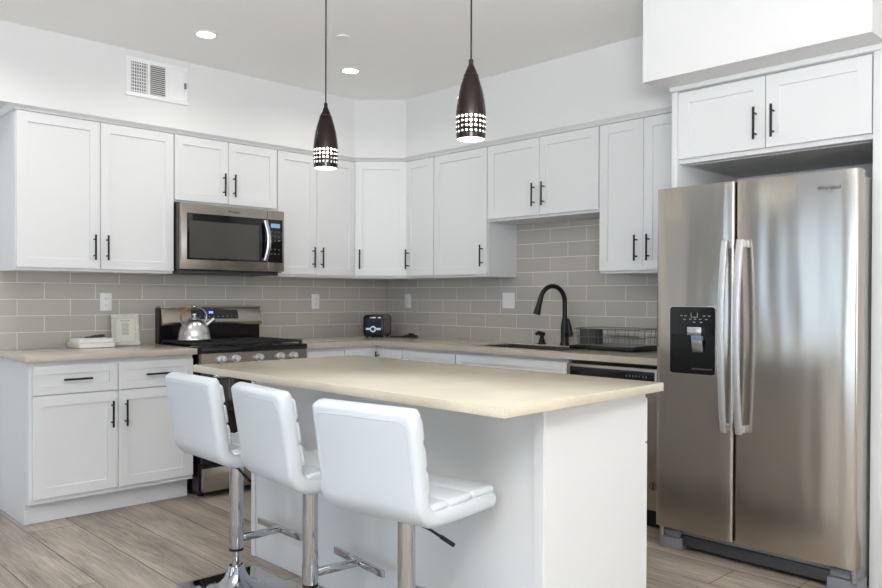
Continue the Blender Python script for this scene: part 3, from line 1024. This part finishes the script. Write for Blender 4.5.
text_mesh('brand_lettering', 'Whirlpool', 0.0225, M['logo'], drr, Matrix.Translation((lx(-3.871), -0.8527, 1.695)) @ FACE @ Matrix.Diagonal((0.98, 1.2, 1, 1)), 0.0006)
sw = MB()
pts = []
for i in range(21):
    a = R(200 + 250 * i / 20)
    pts.append((lx(-3.871) + 0.005 + 0.013 * math.cos(a), -0.8530, 1.690 + 0.019 * math.sin(a)))
sw.tube(pts, 0.0007, seg=6, ref=(0, 1, 0))
sw.build('brand_swoosh', M['grey_plastic'], drr)

# ------------------------------------------------------------------ dishwasher
dw = thing('dishwasher', 'stainless steel dishwasher under the counter beside the refrigerator', 'dishwasher', (0, -2.366, 0), ROT_B)
MB().box(0.001, 0.672, -0.59, -0.02, 0.10, CB - 0.012).build('body', M['enamel'], dw)
MB().box(0.02, 0.65, -0.55, -0.50, 0.0008, 0.0995).build('toe_kick', M['black'], dw)
dd = MB().box(0.004, 0.598, -0.645, -0.591, 0.115, 0.858, 0.005).build('door', M['steel'], dw)
MB().box(0.030, 0.572, -0.6475, -0.6445, 0.790, 0.842, 0.002).build('control_strip', M['enamel'], dd)
MB().box(0.26, 0.41, -0.6474, -0.6446, 0.752, 0.772, 0.003).build('pocket_handle', M['black'], dd)
k = MB()
for i in range(7):
    k.box(0.40 + i * 0.02, 0.408 + i * 0.02, -0.6481, -0.6474, 0.808, 0.820)
k.build('control_marks', M['key'], dd)
pts = [(0.566 + 0.019 * math.cos(2 * PI * i / 20), -0.6458, 0.245 + 0.020 * math.sin(2 * PI * i / 20)) for i in range(20)]
MB().tube(pts, 0.0025, seg=6, ref=(0, 1, 0), closed=True).box(0.560, 0.572, -0.6462, -0.645, 0.231, 0.259).build('badge', M['red'], dd)
MB().box(0.600, 0.672, -0.62, -0.59, 0.115, CB - 0.012).build('filler_strip', M['steel_side'], dw)

# ------------------------------------------------------------------ items on the counters
# dish rack
dk = thing('dish_rack', 'wire dish drying rack with black tray and utensil cup beside the refrigerator', 'dish rack', (-0.19, -2.40, CT + 0.0008), ROT_B)
tr = MB().box(-0.215, 0.225, -0.155, 0.155, 0.006, 0.012, 0.002)
for a in ((-0.225, 0.235, -0.165, -0.150), (-0.225, 0.235, 0.150, 0.165)):
    tr.box(*a, 0.004, 0.024, 0.003)
for a in ((-0.225, -0.210), (0.220, 0.235)):
    tr.box(*a, -0.165, 0.165, 0.004, 0.024, 0.003)
for x in (-0.19, 0.2):
    for y in (-0.12, 0.12):
        tr.cyl((x, y, 0.0), (x, y, 0.007), 0.012)
tr.build('tray', M['enamel'], dk)
wr = MB()
x0, x1, y0, y1 = -0.20, 0.215, -0.14, 0.14


def loop(x0, x1, y0, y1, z, r=0.03):
    return [(x, y, z) for x, y in rrect(x0, x1, y0, y1, r, 4)]


wr.tube(loop(x0 - 0.012, x1 + 0.012, y0 - 0.012, y1 + 0.012, 0.128), 0.0026, seg=6, closed=True)
wr.tube(loop(x0, x1, y0, y1, 0.028), 0.0026, seg=6, closed=True)
wr.tube(loop(x0 - 0.006, x1 + 0.006, y0 - 0.006, y1 + 0.006, 0.078), 0.0018, seg=6, closed=True)
for i in range(6):
    x = x0 + 0.03 + (x1 - x0 - 0.06) * i / 5
    for s, y in ((-1, y0), (1, y1)):
        wr.tube([(x, y, 0.028), (x, y + s * 0.012, 0.128)], 0.0017, seg=6, ref=(1, 0, 0))
for i in range(4):
    y = y0 + 0.03 + (y1 - y0 - 0.06) * i / 3
    for s, x in ((-1, x0), (1, x1)):
        wr.tube([(x, y, 0.028), (x + s * 0.012, y, 0.128)], 0.0017, seg=6, ref=(0, 1, 0))
for i in range(11):
    y = y0 + (y1 - y0) * i / 10
    wr.tube([(x0, y, 0.028), (x1, y, 0.028)], 0.0015, seg=6)
wr.build('wire_basket', M['wire'], dk)
pl = MB()
for i in range(12):
    x = -0.055 + i * 0.0185
    arch = [(x, -0.05, 0.029)] + [(x, -0.05 + 0.05 * (1 - math.cos(PI * k / 8)), 0.06 + 0.022 * math.sin(PI * k / 8)) for k in range(9)] + [(x, 0.05, 0.029)]
    pl.tube(arch, 0.0016, seg=6, ref=(1, 0, 0))
pl.build('plate_loops', M['wire'], dk)
cu = MB()
cu.prism(rrect(-0.185, -0.065, -0.11, -0.045, 0.012), 0.031, 0.036)
for a in ((-0.187, -0.183, -0.112, -0.043), (-0.067, -0.063, -0.112, -0.043), (-0.187, -0.063, -0.112, -0.108), (-0.187, -0.063, -0.047, -0.043)):
    cu.box(*a, 0.031, 0.125, 0.001, 1)
cu.box(-0.190, -0.060, -0.115, -0.110, 0.117, 0.125, 0.001, 1).box(-0.190, -0.060, -0.045, -0.040, 0.117, 0.125, 0.001, 1)
cu.build('utensil_cup', M['dark_plastic'], dk)

# toaster
ts = thing('toaster', 'small black and steel toaster in the counter corner', 'toaster', (-0.322, -0.264, CT), R(-57))
# local: front faces -y, width in x
prof = rrect(-0.083, 0.083, 0.012, 0.178, 0.030)
mf = Matrix(((1, 0, 0, 0), (0, 0, 1, 0), (0, 1, 0, 0), (0, 0, 0, 1)))
MB().prism(rrect(-0.081, 0.081, 0.012, 0.176, 0.030), -0.083, 0.083, mtx=mf).build('shell', M['crumb'], ts)
MB().prism(rrect(-0.084, 0.084, 0.008, 0.179, 0.030), -0.105, -0.083, mtx=mf, bev=0.003).prism(rrect(-0.084, 0.084, 0.008, 0.179, 0.030), 0.083, 0.105, mtx=mf, bev=0.003).build('end_caps', M['enamel'], ts)
MB().box(-0.058, 0.062, -0.108, -0.1055, 0.030, 0.150, 0.001, 1).build('front_panel', M['navy'], ts)
MB().cyl((0, -0.107, 0.066), (0, -0.115, 0.066), 0.025, seg=28).box(-0.062, 0.062, -0.1100, -0.1075, 0.058, 0.076, 0.001, 1).build('browning_dial', M['steel_light'], ts)
MB().cyl((0, -0.115, 0.066), (0, -0.125, 0.066), 0.013, seg=24).build('dial_knob', M['black'], ts)
MB().box(-0.030, 0.020, -0.111, -0.108, 0.150, 0.161, 0.002).box(0.036, 0.062, -0.111, -0.108, 0.150, 0.160, 0.002).build('brand_plate', M['steel_light'], ts)
MB().box(-0.016, 0.016, -0.123, -0.107, 0.118, 0.130, 0.003).build('lever', M['enamel'], ts)
sl_ = MB()
for x in (-0.032, 0.032):
    sl_.box(x - 0.015, x + 0.015, -0.07, 0.07, 0.1755, 0.1772)
sl_.build('bread_slot', M['black'], ts)
f = MB()
for x in (-0.06, 0.06):
    for y in (-0.08, 0.08):
        f.cyl((x, y, 0.0004), (x, y, 0.014), 0.012)
f.build('foot', M['black'], ts)
# the cord leaves the side and lies in a flat bundle to the right of the toaster
inv = ts.matrix_basis.inverted() if False else (Matrix.Translation((-0.322, -0.264, CT)) @ Matrix.Rotation(R(-57), 4, 'Z')).inverted()
cd = MB()
path = [(-0.30, -0.395, CT + 0.006), (-0.27, -0.42, CT + 0.005), (-0.24, -0.435, CT + 0.005)]
for k in range(3):
    for i in range(13):
        a = 2 * PI * i / 12 + 0.3
        path.append((-0.185 - 0.030 * math.cos(a) * 1.0 + 0.006 * k, -0.50 - 0.085 * math.sin(a) * (1 - 0.1 * k), CT + 0.0055 + 0.0045 * k))
cd.tube(path, 0.0048, seg=8)
cd.box(-0.20, -0.165, -0.53, -0.495, CT + 0.008, CT + 0.034, 0.006)
cd.build('power_cord', M['black'], ts, mtx=inv)

# books and small ornament
bk = thing('book', 'cream hardcover book at the bottom of the small stack left of the frame', 'book', (-2.478, -0.118, CT), R(4))
bk.scale = (0.86, 1.0, 1.15)
MB().box(-0.135, 0.120, -0.086, 0.086, 0.001, 0.005, 0.0015).box(-0.135, 0.120, -0.086, 0.086, 0.025, 0.029, 0.0015).box(-0.137, -0.132, -0.086, 0.086, 0.002, 0.028, 0.002).build('cover', M['cream'], bk)
MB().box(-0.131, 0.116, -0.082, 0.082, 0.0052, 0.0248).build('pages', M['paper'], bk)
bk = thing('book', 'white book on top of the small stack left of the frame', 'book', (-2.475, -0.120, CT + 0.0338), R(2))
bk.scale = (0.88, 1.0, 0.95)
MB().box(-0.130, 0.128, -0.084, 0.084, 0.0005, 0.004, 0.0015).box(-0.125, 0.105, -0.084, 0.084, 0.021, 0.025, 0.0015).box(-0.128, -0.123, -0.084, 0.084, 0.002, 0.024, 0.002).build('cover', M['plastic_white'], bk)
MB().box(-0.123, 0.100, -0.080, 0.080, 0.0042, 0.0208).build('pages', M['paper'], bk)
tag(MB().tube([(-2.525, -0.115, CT + 0.0618), (-2.50, -0.115, CT + 0.0628), (-2.46, -0.112, CT + 0.0668), (-2.42, -0.115, CT + 0.0688), (-2.405, -0.118, CT + 0.0693)],
              [0.003, 0.0045, 0.0085, 0.0105, 0.006], seg=12, sx=1.8, sy=1.0).build('ornament', M['brown']),
    'small dark brown tapered ornament lying on the white book', 'ornament')

# framed card leaning on the backsplash
fm = thing('picture_frame', 'pale filigree frame with a printed card leaning on the backsplash left of the range', 'picture frame', (-2.268, -0.112, CT + 0.0015), R(-12))
lean = Matrix.Rotation(R(-15), 4, 'X')
W_, H_ = 0.084, 0.208
b = MB()
b.box(-W_, W_, -0.006, 0.008, 0, 0.03, 0.002).box(-W_, W_, -0.006, 0.008, H_ - 0.03, H_, 0.002)
b.box(-W_, -W_ + 0.026, -0.006, 0.008, 0.03, H_ - 0.03, 0.002).box(W_ - 0.026, W_, -0.006, 0.008, 0.03, H_ - 0.03, 0.002)
b.build('frame', M['filigree'], fm, mtx=lean)
MB().box(-W_ + 0.024, W_ - 0.024, 0.0, 0.004, 0.028, H_ - 0.028).build('card', M['card'], fm, mtx=lean)
ln = MB()
for i in range(11):
    hw_ = 0.026 * (1 - 0.25 * abs(math.sin(i * 1.7))) if i else 0.030
    z = 0.160 - i * 0.0085 - (0.006 if i else 0)
    ln.box(-hw_, hw_, -0.0006, 0.0002, z, z + (0.0042 if i == 0 else 0.003))
ln.build('printed_lines', M['ink'], fm, mtx=lean)

# outlets and switches
def outlet(label, loc, rot, kind, w=0.073, h=0.114):
    r = thing('wall_outlet' if kind != 'switch' else 'wall_switch', label, 'outlet' if kind != 'switch' else 'switch', loc, rot)
    MB().box(-w / 2, w / 2, -0.006, -0.0005, -h / 2, h / 2, 0.002).build('cover_plate', M['plastic_white'], r)
    cs = [0] if w < 0.1 else [-0.023, 0.023]
    for c in cs:
        if kind == 'duplex':
            for z in (-0.021, 0.021):
                s = MB().lathe([(0.0165, 0), (0.0165, 0.0025), (0, 0.0025)], seg=20, mtx=Matrix.Translation((c, -0.0055, z)) @ Matrix.Rotation(R(90), 4, 'X')).build('socket', M['plastic_white'], r)
                MB().box(c - 0.007, c - 0.005, -0.0086, -0.0078, z - 0.002, z + 0.006).box(c + 0.005, c + 0.007, -0.0086, -0.0078, z - 0.002, z + 0.006).box(c - 0.002, c + 0.002, -0.0086, -0.0078, z - 0.010, z - 0.006).build('slots', M['slot'], s)
        else:
            MB().box(c - 0.0165, c + 0.0165, -0.0085, -0.0055, -0.033, 0.033, 0.001).build('rocker', M['plastic_white'], r)
            if kind == 'gfci':
                for z in (-0.018, 0.018):
                    MB().box(c - 0.007, c - 0.005, -0.009, -0.0084, z - 0.003, z + 0.005).box(c + 0.005, c + 0.007, -0.009, -0.0084, z - 0.003, z + 0.005).build('slots', M['slot'], r)
    return r


outlet('white duplex wall outlet above the books on the range wall', (-2.357, -0.008, 1.197), ROT_A, 'duplex')
outlet('white duplex wall outlet between the range and the toaster', (-0.742, -0.008, 1.199), ROT_A, 'duplex')
outlet('narrow white outlet plate on the sink wall right of the toaster', (-0.008, -0.280, 1.203), ROT_B, 'gfci')
outlet('wide double rocker switch plate on the sink wall left of the faucet', (-0.008, -1.377, 1.212), ROT_B, 'switch', 0.118, 0.114)

# ------------------------------------------------------------------ ceiling fittings and vent
for loc, lab in (((-2.129, -0.910), 'round recessed ceiling light near the air vent'), ((-1.098, -0.921), 'round recessed ceiling light near the corner')):
    r = thing('recessed_ceiling_light', lab, 'ceiling light', (loc[0], loc[1], CEIL), 0, 'recessed ceiling lights')
    MB().lathe([(0.070, -0.0005), (0.070, -0.004), (0.060, -0.007), (0.052, -0.006), (0.052, -0.0005)], seg=36, cap=False).build('trim_ring', M['plastic_white'], r)
    MB().lathe([(0.0, -0.004), (0.0515, -0.004), (0.0515, -0.001), (0, -0.001)], seg=36).build('lens', M['led'], r)
    l = bpy.data.lights.new('recessed_lamp', 'AREA')
    l.shape = 'DISK'
    l.size = 0.11
    l.energy = 2.0
    l.color = (1, 0.96, 0.9)
    l.spread = R(150)
    o = bpy.data.objects.new('recessed_lamp', l)
    o.location = (0, 0, -0.012)
    col.objects.link(o)
    o.parent = r
r = thing('ceiling_cover_plate', 'flat white round cover plate on the ceiling behind the left pendant cord', 'cover plate', (-1.546, -1.437, CEIL))
MB().lathe([(0, -0.012), (0.040, -0.012), (0.042, -0.010), (0.042, -0.007), (0.0, -0.007)], seg=36).build('plate', M['ceiling'], r)
MB().lathe([(0, -0.007), (0.030, -0.007), (0.030, -0.0005), (0, -0.0005)], seg=24).build('rim', M['plastic_white'], r)

vt = thing('air_vent', 'white rectangular air vent with three louvre panels on the soffit', 'vent', (-2.157, SD, 2.581), 0)
vw, vh = 0.2, 0.119
f = MB()
f.box(-vw, vw, -0.012, -0.0005, vh - 0.026, vh, 0.002).box(-vw, vw, -0.012, -0.0005, -vh, -vh + 0.026, 0.002)
for a, b_ in ((-vw, -vw + 0.030), (-0.068, -0.050), (0.048, 0.066), (vw - 0.026, vw)):
    f.box(a, b_, -0.012, -0.0005, -vh + 0.026, vh - 0.026, 0.0015)
f.build('frame', M['plastic_white'], vt)
MB().box(-vw + 0.02, vw - 0.02, -0.0015, -0.0006, -vh + 0.02, vh - 0.02).build('duct_opening', M['duct'], vt)
z0, z1 = -vh + 0.026, vh - 0.026
lv = MB()
for i in range(7):
    x = -0.170 + 0.102 * (i + 0.5) / 7
    lv.box(x - 0.0024, x + 0.0024, -0.010, -0.003, z0, z1)
for i in range(9):
    z = z0 + (z1 - z0) * (i + 0.5) / 9
    lv.box(-0.170, -0.068, -0.0045, -0.002, z - 0.0032, z + 0.0032)
lv.build('cross_louvre', M['plastic_white'], vt)
lv = MB()
for i in range(15):
    z = z0 + (z1 - z0) * (i + 0.5) / 15
    lv.box(-0.050, 0.048, -0.0035, 0.0035, -0.0008, 0.0008, mtx=Matrix.Translation((0, -0.0065, z)) @ Matrix.Rotation(R(32), 4, 'X') @ Matrix.Diagonal((1, 1.4, 2.2, 1)))
lv.build('horizontal_louvre', M['plastic_white'], vt)
lv = MB()
for i in range(7):
    x = 0.066 + 0.108 * (i + 0.5) / 7
    lv.box(-0.0075, 0.0075, -0.0009, 0.0009, z0, z1, mtx=Matrix.Translation((x, -0.0065, 0)) @ Matrix.Rotation(R(-24), 4, 'Z'))
lv.build('vertical_louvre', M['plastic_white'], vt)
MB().box(0.170, 0.184, -0.022, -0.011, -0.018, 0.020, 0.003).build('damper_lever', M['grey_plastic'], vt)


# ------------------------------------------------------------------ pendants
def pendant(label, x, y, zbot):
    r = thing('pendant_lamp', label, 'pendant lamp', (x, y, zbot), 0, 'pendant lamps over the island')
    H = 0.282
    prof = [(0.0535, 0.0), (0.0555, 0.015), (0.0570, 0.040), (0.0572, 0.065), (0.0563, 0.100), (0.0530, 0.130), (0.0480, 0.1625), (0.0415, 0.190),
            (0.0340, 0.215), (0.0270, 0.2375), (0.0190, 0.258), (0.0110, 0.275), (0.0080, H)]

    def rad(z):
        for (r0, a), (r1, b) in zip(prof, prof[1:]):
            if a <= z <= b:
                return r0 + (r1 - r0) * (z - a) / (b - a)
        return prof[-1][0]

    def shell(shrink, seg=20, rows=4, zs=0.0155, ze=0.0885):
        bm = bmesh.new()
        P = lambda a, z: Vector(((rad(z) - shrink) * math.cos(a), (rad(z) - shrink) * math.sin(a), z))
        dz = (ze - zs) / rows
        da = 2 * PI / seg

        def quad(a0, a1, z0, z1):
            bm.faces.new([bm.verts.new(P(a, z)) for a, z in ((a0, z0), (a1, z0), (a1, z1), (a0, z1))])
        for i in range(seg):
            a0 = i * da
            quad(a0, a0 + da, 0, zs)
            zz = [ze] + [z for _, z in prof if z > ze + 0.003]
            for za, zb_ in zip(zz, zz[1:]):
                quad(a0, a0 + da, za, zb_)
            for k in range(rows):
                za = zs + k * dz
                ca, cz = a0 + da / 2, za + dz / 2
                outer, inner = [], []
                for q in range(8):
                    t = q * PI / 4
                    cx_, cy_ = math.cos(t), math.sin(t)
                    mxx = max(abs(cx_), abs(cy_))
                    outer.append(bm.verts.new(P(ca + cx_ / mxx * da / 2, cz + cy_ / mxx * dz / 2)))
                    inner.append(bm.verts.new(P(ca + cx_ * 0.0051 / 0.057, cz + cy_ * 0.0051)))
                for q in range(8):
                    w_ = (q + 1) % 8
                    bm.faces.new((outer[q], outer[w_], inner[w_], inner[q]))
        bmesh.ops.remove_doubles(bm, verts=bm.verts[:], dist=1e-5)
        mb = MB()
        mb._merge(bm)
        return mb
    shell(0.0).build('shade', M['bronze'], r, smooth=60)
    shell(0.0016).build('shade_lining', M['liner'], r, smooth=60)
    MB().lathe([(0.0272, 0.2365), (0.0282, 0.2372), (0.0280, 0.2390), (0.0262, 0.2400)], seg=32, cap=False).build('seam_ring', M['black'], r)
    MB().lathe([(0.0088, H - 0.004), (0.0085, H + 0.014), (0.0050, H + 0.018), (0, H + 0.018)], seg=20).build('cord_grip', M['black'], r)
    MB().lathe([(0, 0.050), (0.016, 0.053), (0.028, 0.066), (0.032, 0.082), (0.028, 0.100), (0.018, 0.118), (0.014, 0.135), (0, 0.136)], seg=24).build('bulb', M['bulb'], r, smooth=60)
    MB().lathe([(0, 0.135), (0.017, 0.135), (0.017, 0.19), (0, 0.19)], seg=20).build('lamp_holder', M['liner'], r)
    MB().cyl((0, 0, H + 0.012), (0, 0, CEIL - zbot - 0.02), 0.0033, seg=10).build('cord', M['black'], r)
    MB().lathe([(0.012, -0.034), (0.055, -0.022), (0.060, -0.004), (0.060, -0.0008)], (0, 0, CEIL - zbot), 32).build('canopy', M['bronze'], r)
    return r


pendant('dark bronze perforated pendant lamp hanging farther back, left in the photo', -2.17, -2.141, 1.8225)
pendant('dark bronze perforated pendant lamp hanging nearer, right in the photo', -2.17, -3.064, 1.8215)


# ------------------------------------------------------------------ bar stools
def sweep_pad(path, width, thick, nz=5):
    """rounded slab swept along an (f, z) centre line: width across local y"""
    bm = bmesh.new()
    rings = []
    n = len(path)
    hw_, ht = width / 2, thick / 2
    cr = min(ht * 0.95, 0.020)
    sec = []
    for cx, cy, s in ((hw_ - cr, ht - cr, 0), (-hw_ + cr, ht - cr, 90), (-hw_ + cr, -ht + cr, 180), (hw_ - cr, -ht + cr, 270)):
        for i in range(4):
            a = R(s + 30 * i)
            sec.append((cx + cr * math.cos(a), cy + cr * math.sin(a)))
    for i, (f, z) in enumerate(path):
        a = path[max(0, i - 1)]
        b = path[min(n - 1, i + 1)]
        d = Vector((b[0] - a[0], b[1] - a[1])).normalized()
        nrm = Vector((-d.y, d.x))
        e = min(i, n - 1 - i)
        k = (0.55, 0.86, 0.97)[e] if e < 3 else 1.0
        kw = (0.93, 0.975, 0.995)[e] if e < 3 else 1.0
        rings.append([bm.verts.new((f + nrm.x * v * k, u * kw, z + nrm.y * v * k)) for u, v in sec])
    for a, b in zip(rings, rings[1:]):
        for i in range(len(sec)):
            j = (i + 1) % len(sec)
            bm.faces.new((a[i], a[j], b[j], b[i]))
    bm.faces.new(rings[0][::-1])
    bm.faces.new(rings[-1])
    bmesh.ops.recalc_face_normals(bm, faces=bm.faces[:])
    mb = MB()
    mb._merge(bm)
    return mb


def dense(pts, step=0.02):
    out = [pts[0]]
    for a, b in zip(pts, pts[1:]):
        L_ = math.hypot(b[0] - a[0], b[1] - a[1])
        k = max(1, int(round(L_ / step)))
        for i in range(1, k + 1):
            out.append((a[0] + (b[0] - a[0]) * i / k, a[1] + (b[1] - a[1]) * i / k))
    return out


def make_stool(label, x, y, rot, lift, lever=0.0):
    """local: faces +x, heights given for the seat underside at z = 0.56 + lift"""
    r = thing('bar_stool', label, 'stool', (x, y, 0), rot, 'white bar stools along the island')
    W = STW
    # outer shell: back top -> bend -> seat front
    bend = [(-0.228 + 0.001 * i, 0.905 - 0.02 * i) for i in range(0)]
    zc = 0.585
    path = [(-0.262, 0.893), (-0.260, 0.888), (-0.257, 0.880)]
    path += dense([(-0.257, 0.880), (-0.218, 0.665)], 0.03)[1:]
    for i in range(1, 9):
        a = R(190 + 80 * i / 8)
        path.append((-0.148 + 0.071 * math.cos(a), 0.655 + 0.071 * math.sin(a)))
    path += dense([(-0.148, 0.584), (0.205, 0.580)], 0.04)[1:]
    path += [(0.213, 0.580), (0.218, 0.580)]
    path = [(f + SHF * max(0.0, min(1.0, (0.05 - f) / 0.15)), z + UPB * max(0.0, min(1.0, (z - 0.62) / 0.2))) for f, z in path]
    sh = sweep_pad(path, W, 0.056)
    sh.build('upholstered_shell', M['leather'], r, smooth=60, mtx=Matrix.Translation((0, 0, lift)))
    # tufted pads: three across the back, two on the seat
    bp = MB()
    dirb = Vector((0.039, -0.215)).normalized()
    for i in range(3):
        z_hi, z_lo = 0.890 - i * 0.079, 0.890 - i * 0.079 - 0.0775
        fx = lambda z: -0.257 + (0.880 - z) * (0.039 / 0.215) + 0.033
        seg = [(fx(z_hi - (z_hi - z_lo) * t) + SHF, z_hi - (z_hi - z_lo) * t) for t in (0, 0.06, 0.14, 0.3, 0.5, 0.7, 0.86, 0.94, 1)]
        q = sweep_pad(seg, W - 0.022, 0.022)
        me = bpy.data.meshes.new('t')
        q.bm.to_mesh(me)
        bp.bm.from_mesh(me)
        bpy.data.meshes.remove(me)
        q.bm.free()
    bp.build('back_pad', M['leather'], r, smooth=60, mtx=Matrix.Translation((0, 0, lift)))
    sp = MB()
    for a, b in ((-0.175 + SHF, -0.040), (-0.036, 0.085), (0.089, 0.212)):
        seg = [(a + (b - a) * t, 0.614) for t in (0, 0.04, 0.10, 0.3, 0.5, 0.7, 0.90, 0.96, 1)]
        q = sweep_pad(seg, W - 0.012, 0.030)
        me = bpy.data.meshes.new('t')
        q.bm.to_mesh(me)
        sp.bm.from_mesh(me)
        bpy.data.meshes.remove(me)
        q.bm.free()
    sp.build('seat_pad', M['leather'], r, smooth=60, mtx=Matrix.Translation((0, 0, lift)))
    # piping seam around the outside of the back
    n_ = Vector((-0.984, 0, -0.178))
    pts = []
    off = 0.0275

    def bp_(yy, z):
        f = -0.257 + (0.880 - z) * (0.039 / 0.215)
        return (f + SHF - off * 0.984, yy, z + UPB * max(0.0, min(1.0, (z - 0.62) / 0.2)) - off * 0.178)
    ys = W / 2 - 0.022
    for z in (0.665, 0.72, 0.78, 0.835):
        pts.append(bp_(-ys, z))
    for i in range(1, 5):
        a = R(180 - 90 * i / 4)
        pts.append(bp_(-ys + 0.028 + 0.028 * math.cos(a), 0.838 + 0.028 * math.sin(a)))
    for i in range(0, 5):
        a = R(90 - 90 * i / 4)
        pts.append(bp_(ys - 0.028 + 0.028 * math.cos(a), 0.838 + 0.028 * math.sin(a)))
    for z in (0.835, 0.78, 0.72, 0.665):
        pts.append(bp_(ys, z))
    MB().tube(pts, 0.0018, seg=6, ref=(1, 0, 0)).build('seam', M['seam'], r, mtx=Matrix.Translation((0, 0, lift)))
    zs = 0.556 + lift
    MB().lathe([(0.075, -0.012), (0.075, 0.0)], (0, 0, zs), 24).build('mounting_plate', M['black'], r)
    MB().lathe([(0.0285, 0.175), (0.0285, zs - 0.011)], seg=28).build('column', M['chrome'], r)
    MB().lathe([(0.0300, 0.168), (0.0300, 0.178)], seg=28).build('column_collar', M['black'], r)
    MB().lathe([(0.018, 0.085), (0.018, 0.170)], seg=24).build('gas_lift', M['chrome'], r)
    # base plate with a flared trumpet
    pr = [(0.130, 0.010), (0.100, 0.016), (0.072, 0.030), (0.052, 0.052), (0.040, 0.076), (0.033, 0.096), (0.030, 0.104), (0.019, 0.106)]
    MB().prism(rrect(-0.19, 0.19, -0.19, 0.19, 0.03), 0.0006, 0.011, bev=0.002).lathe(pr, seg=40).build('base', M['chrome'], r, smooth=40)
    ftz = FTZ
    fr_ = MB().box(0.020, 0.205, -0.011, 0.011, ftz - 0.016, ftz + 0.012, 0.003).box(0.200, 0.214, -0.175, 0.175, ftz - 0.014, ftz + 0.014, 0.002)
    fr_.cyl((0, 0, ftz - 0.03), (0, 0, ftz + 0.03), 0.0300, seg=28)
    fr_.build('footrest', M['chrome'], r)
    MB().tube([(-0.05, -0.03, zs - 0.006), (-0.064, -0.14, zs - 0.018), (-0.068, -0.225, zs - 0.044)], 0.0045, seg=10).cyl((-0.066, -0.185, zs - 0.032), (-0.0685, -0.235, zs - 0.047), 0.0065).build(
        'lift_lever', M['black'], r, mtx=Matrix.Rotation(lever, 4, 'Z'))
    return r


STW, FTZ, SHF, UPB = 0.405, 0.215, 0.056, 0.018
make_stool('white leather bar stool farthest from the camera, leftmost of the three', -2.625, -2.145, R(-1), 0.0)
make_stool('white leather bar stool in the middle of the row along the island', -2.635, -2.70, R(-6), 0.0, R(75))
make_stool('white leather bar stool nearest the camera, its full seat side visible', -2.645, -3.245, R(9), 0.0)
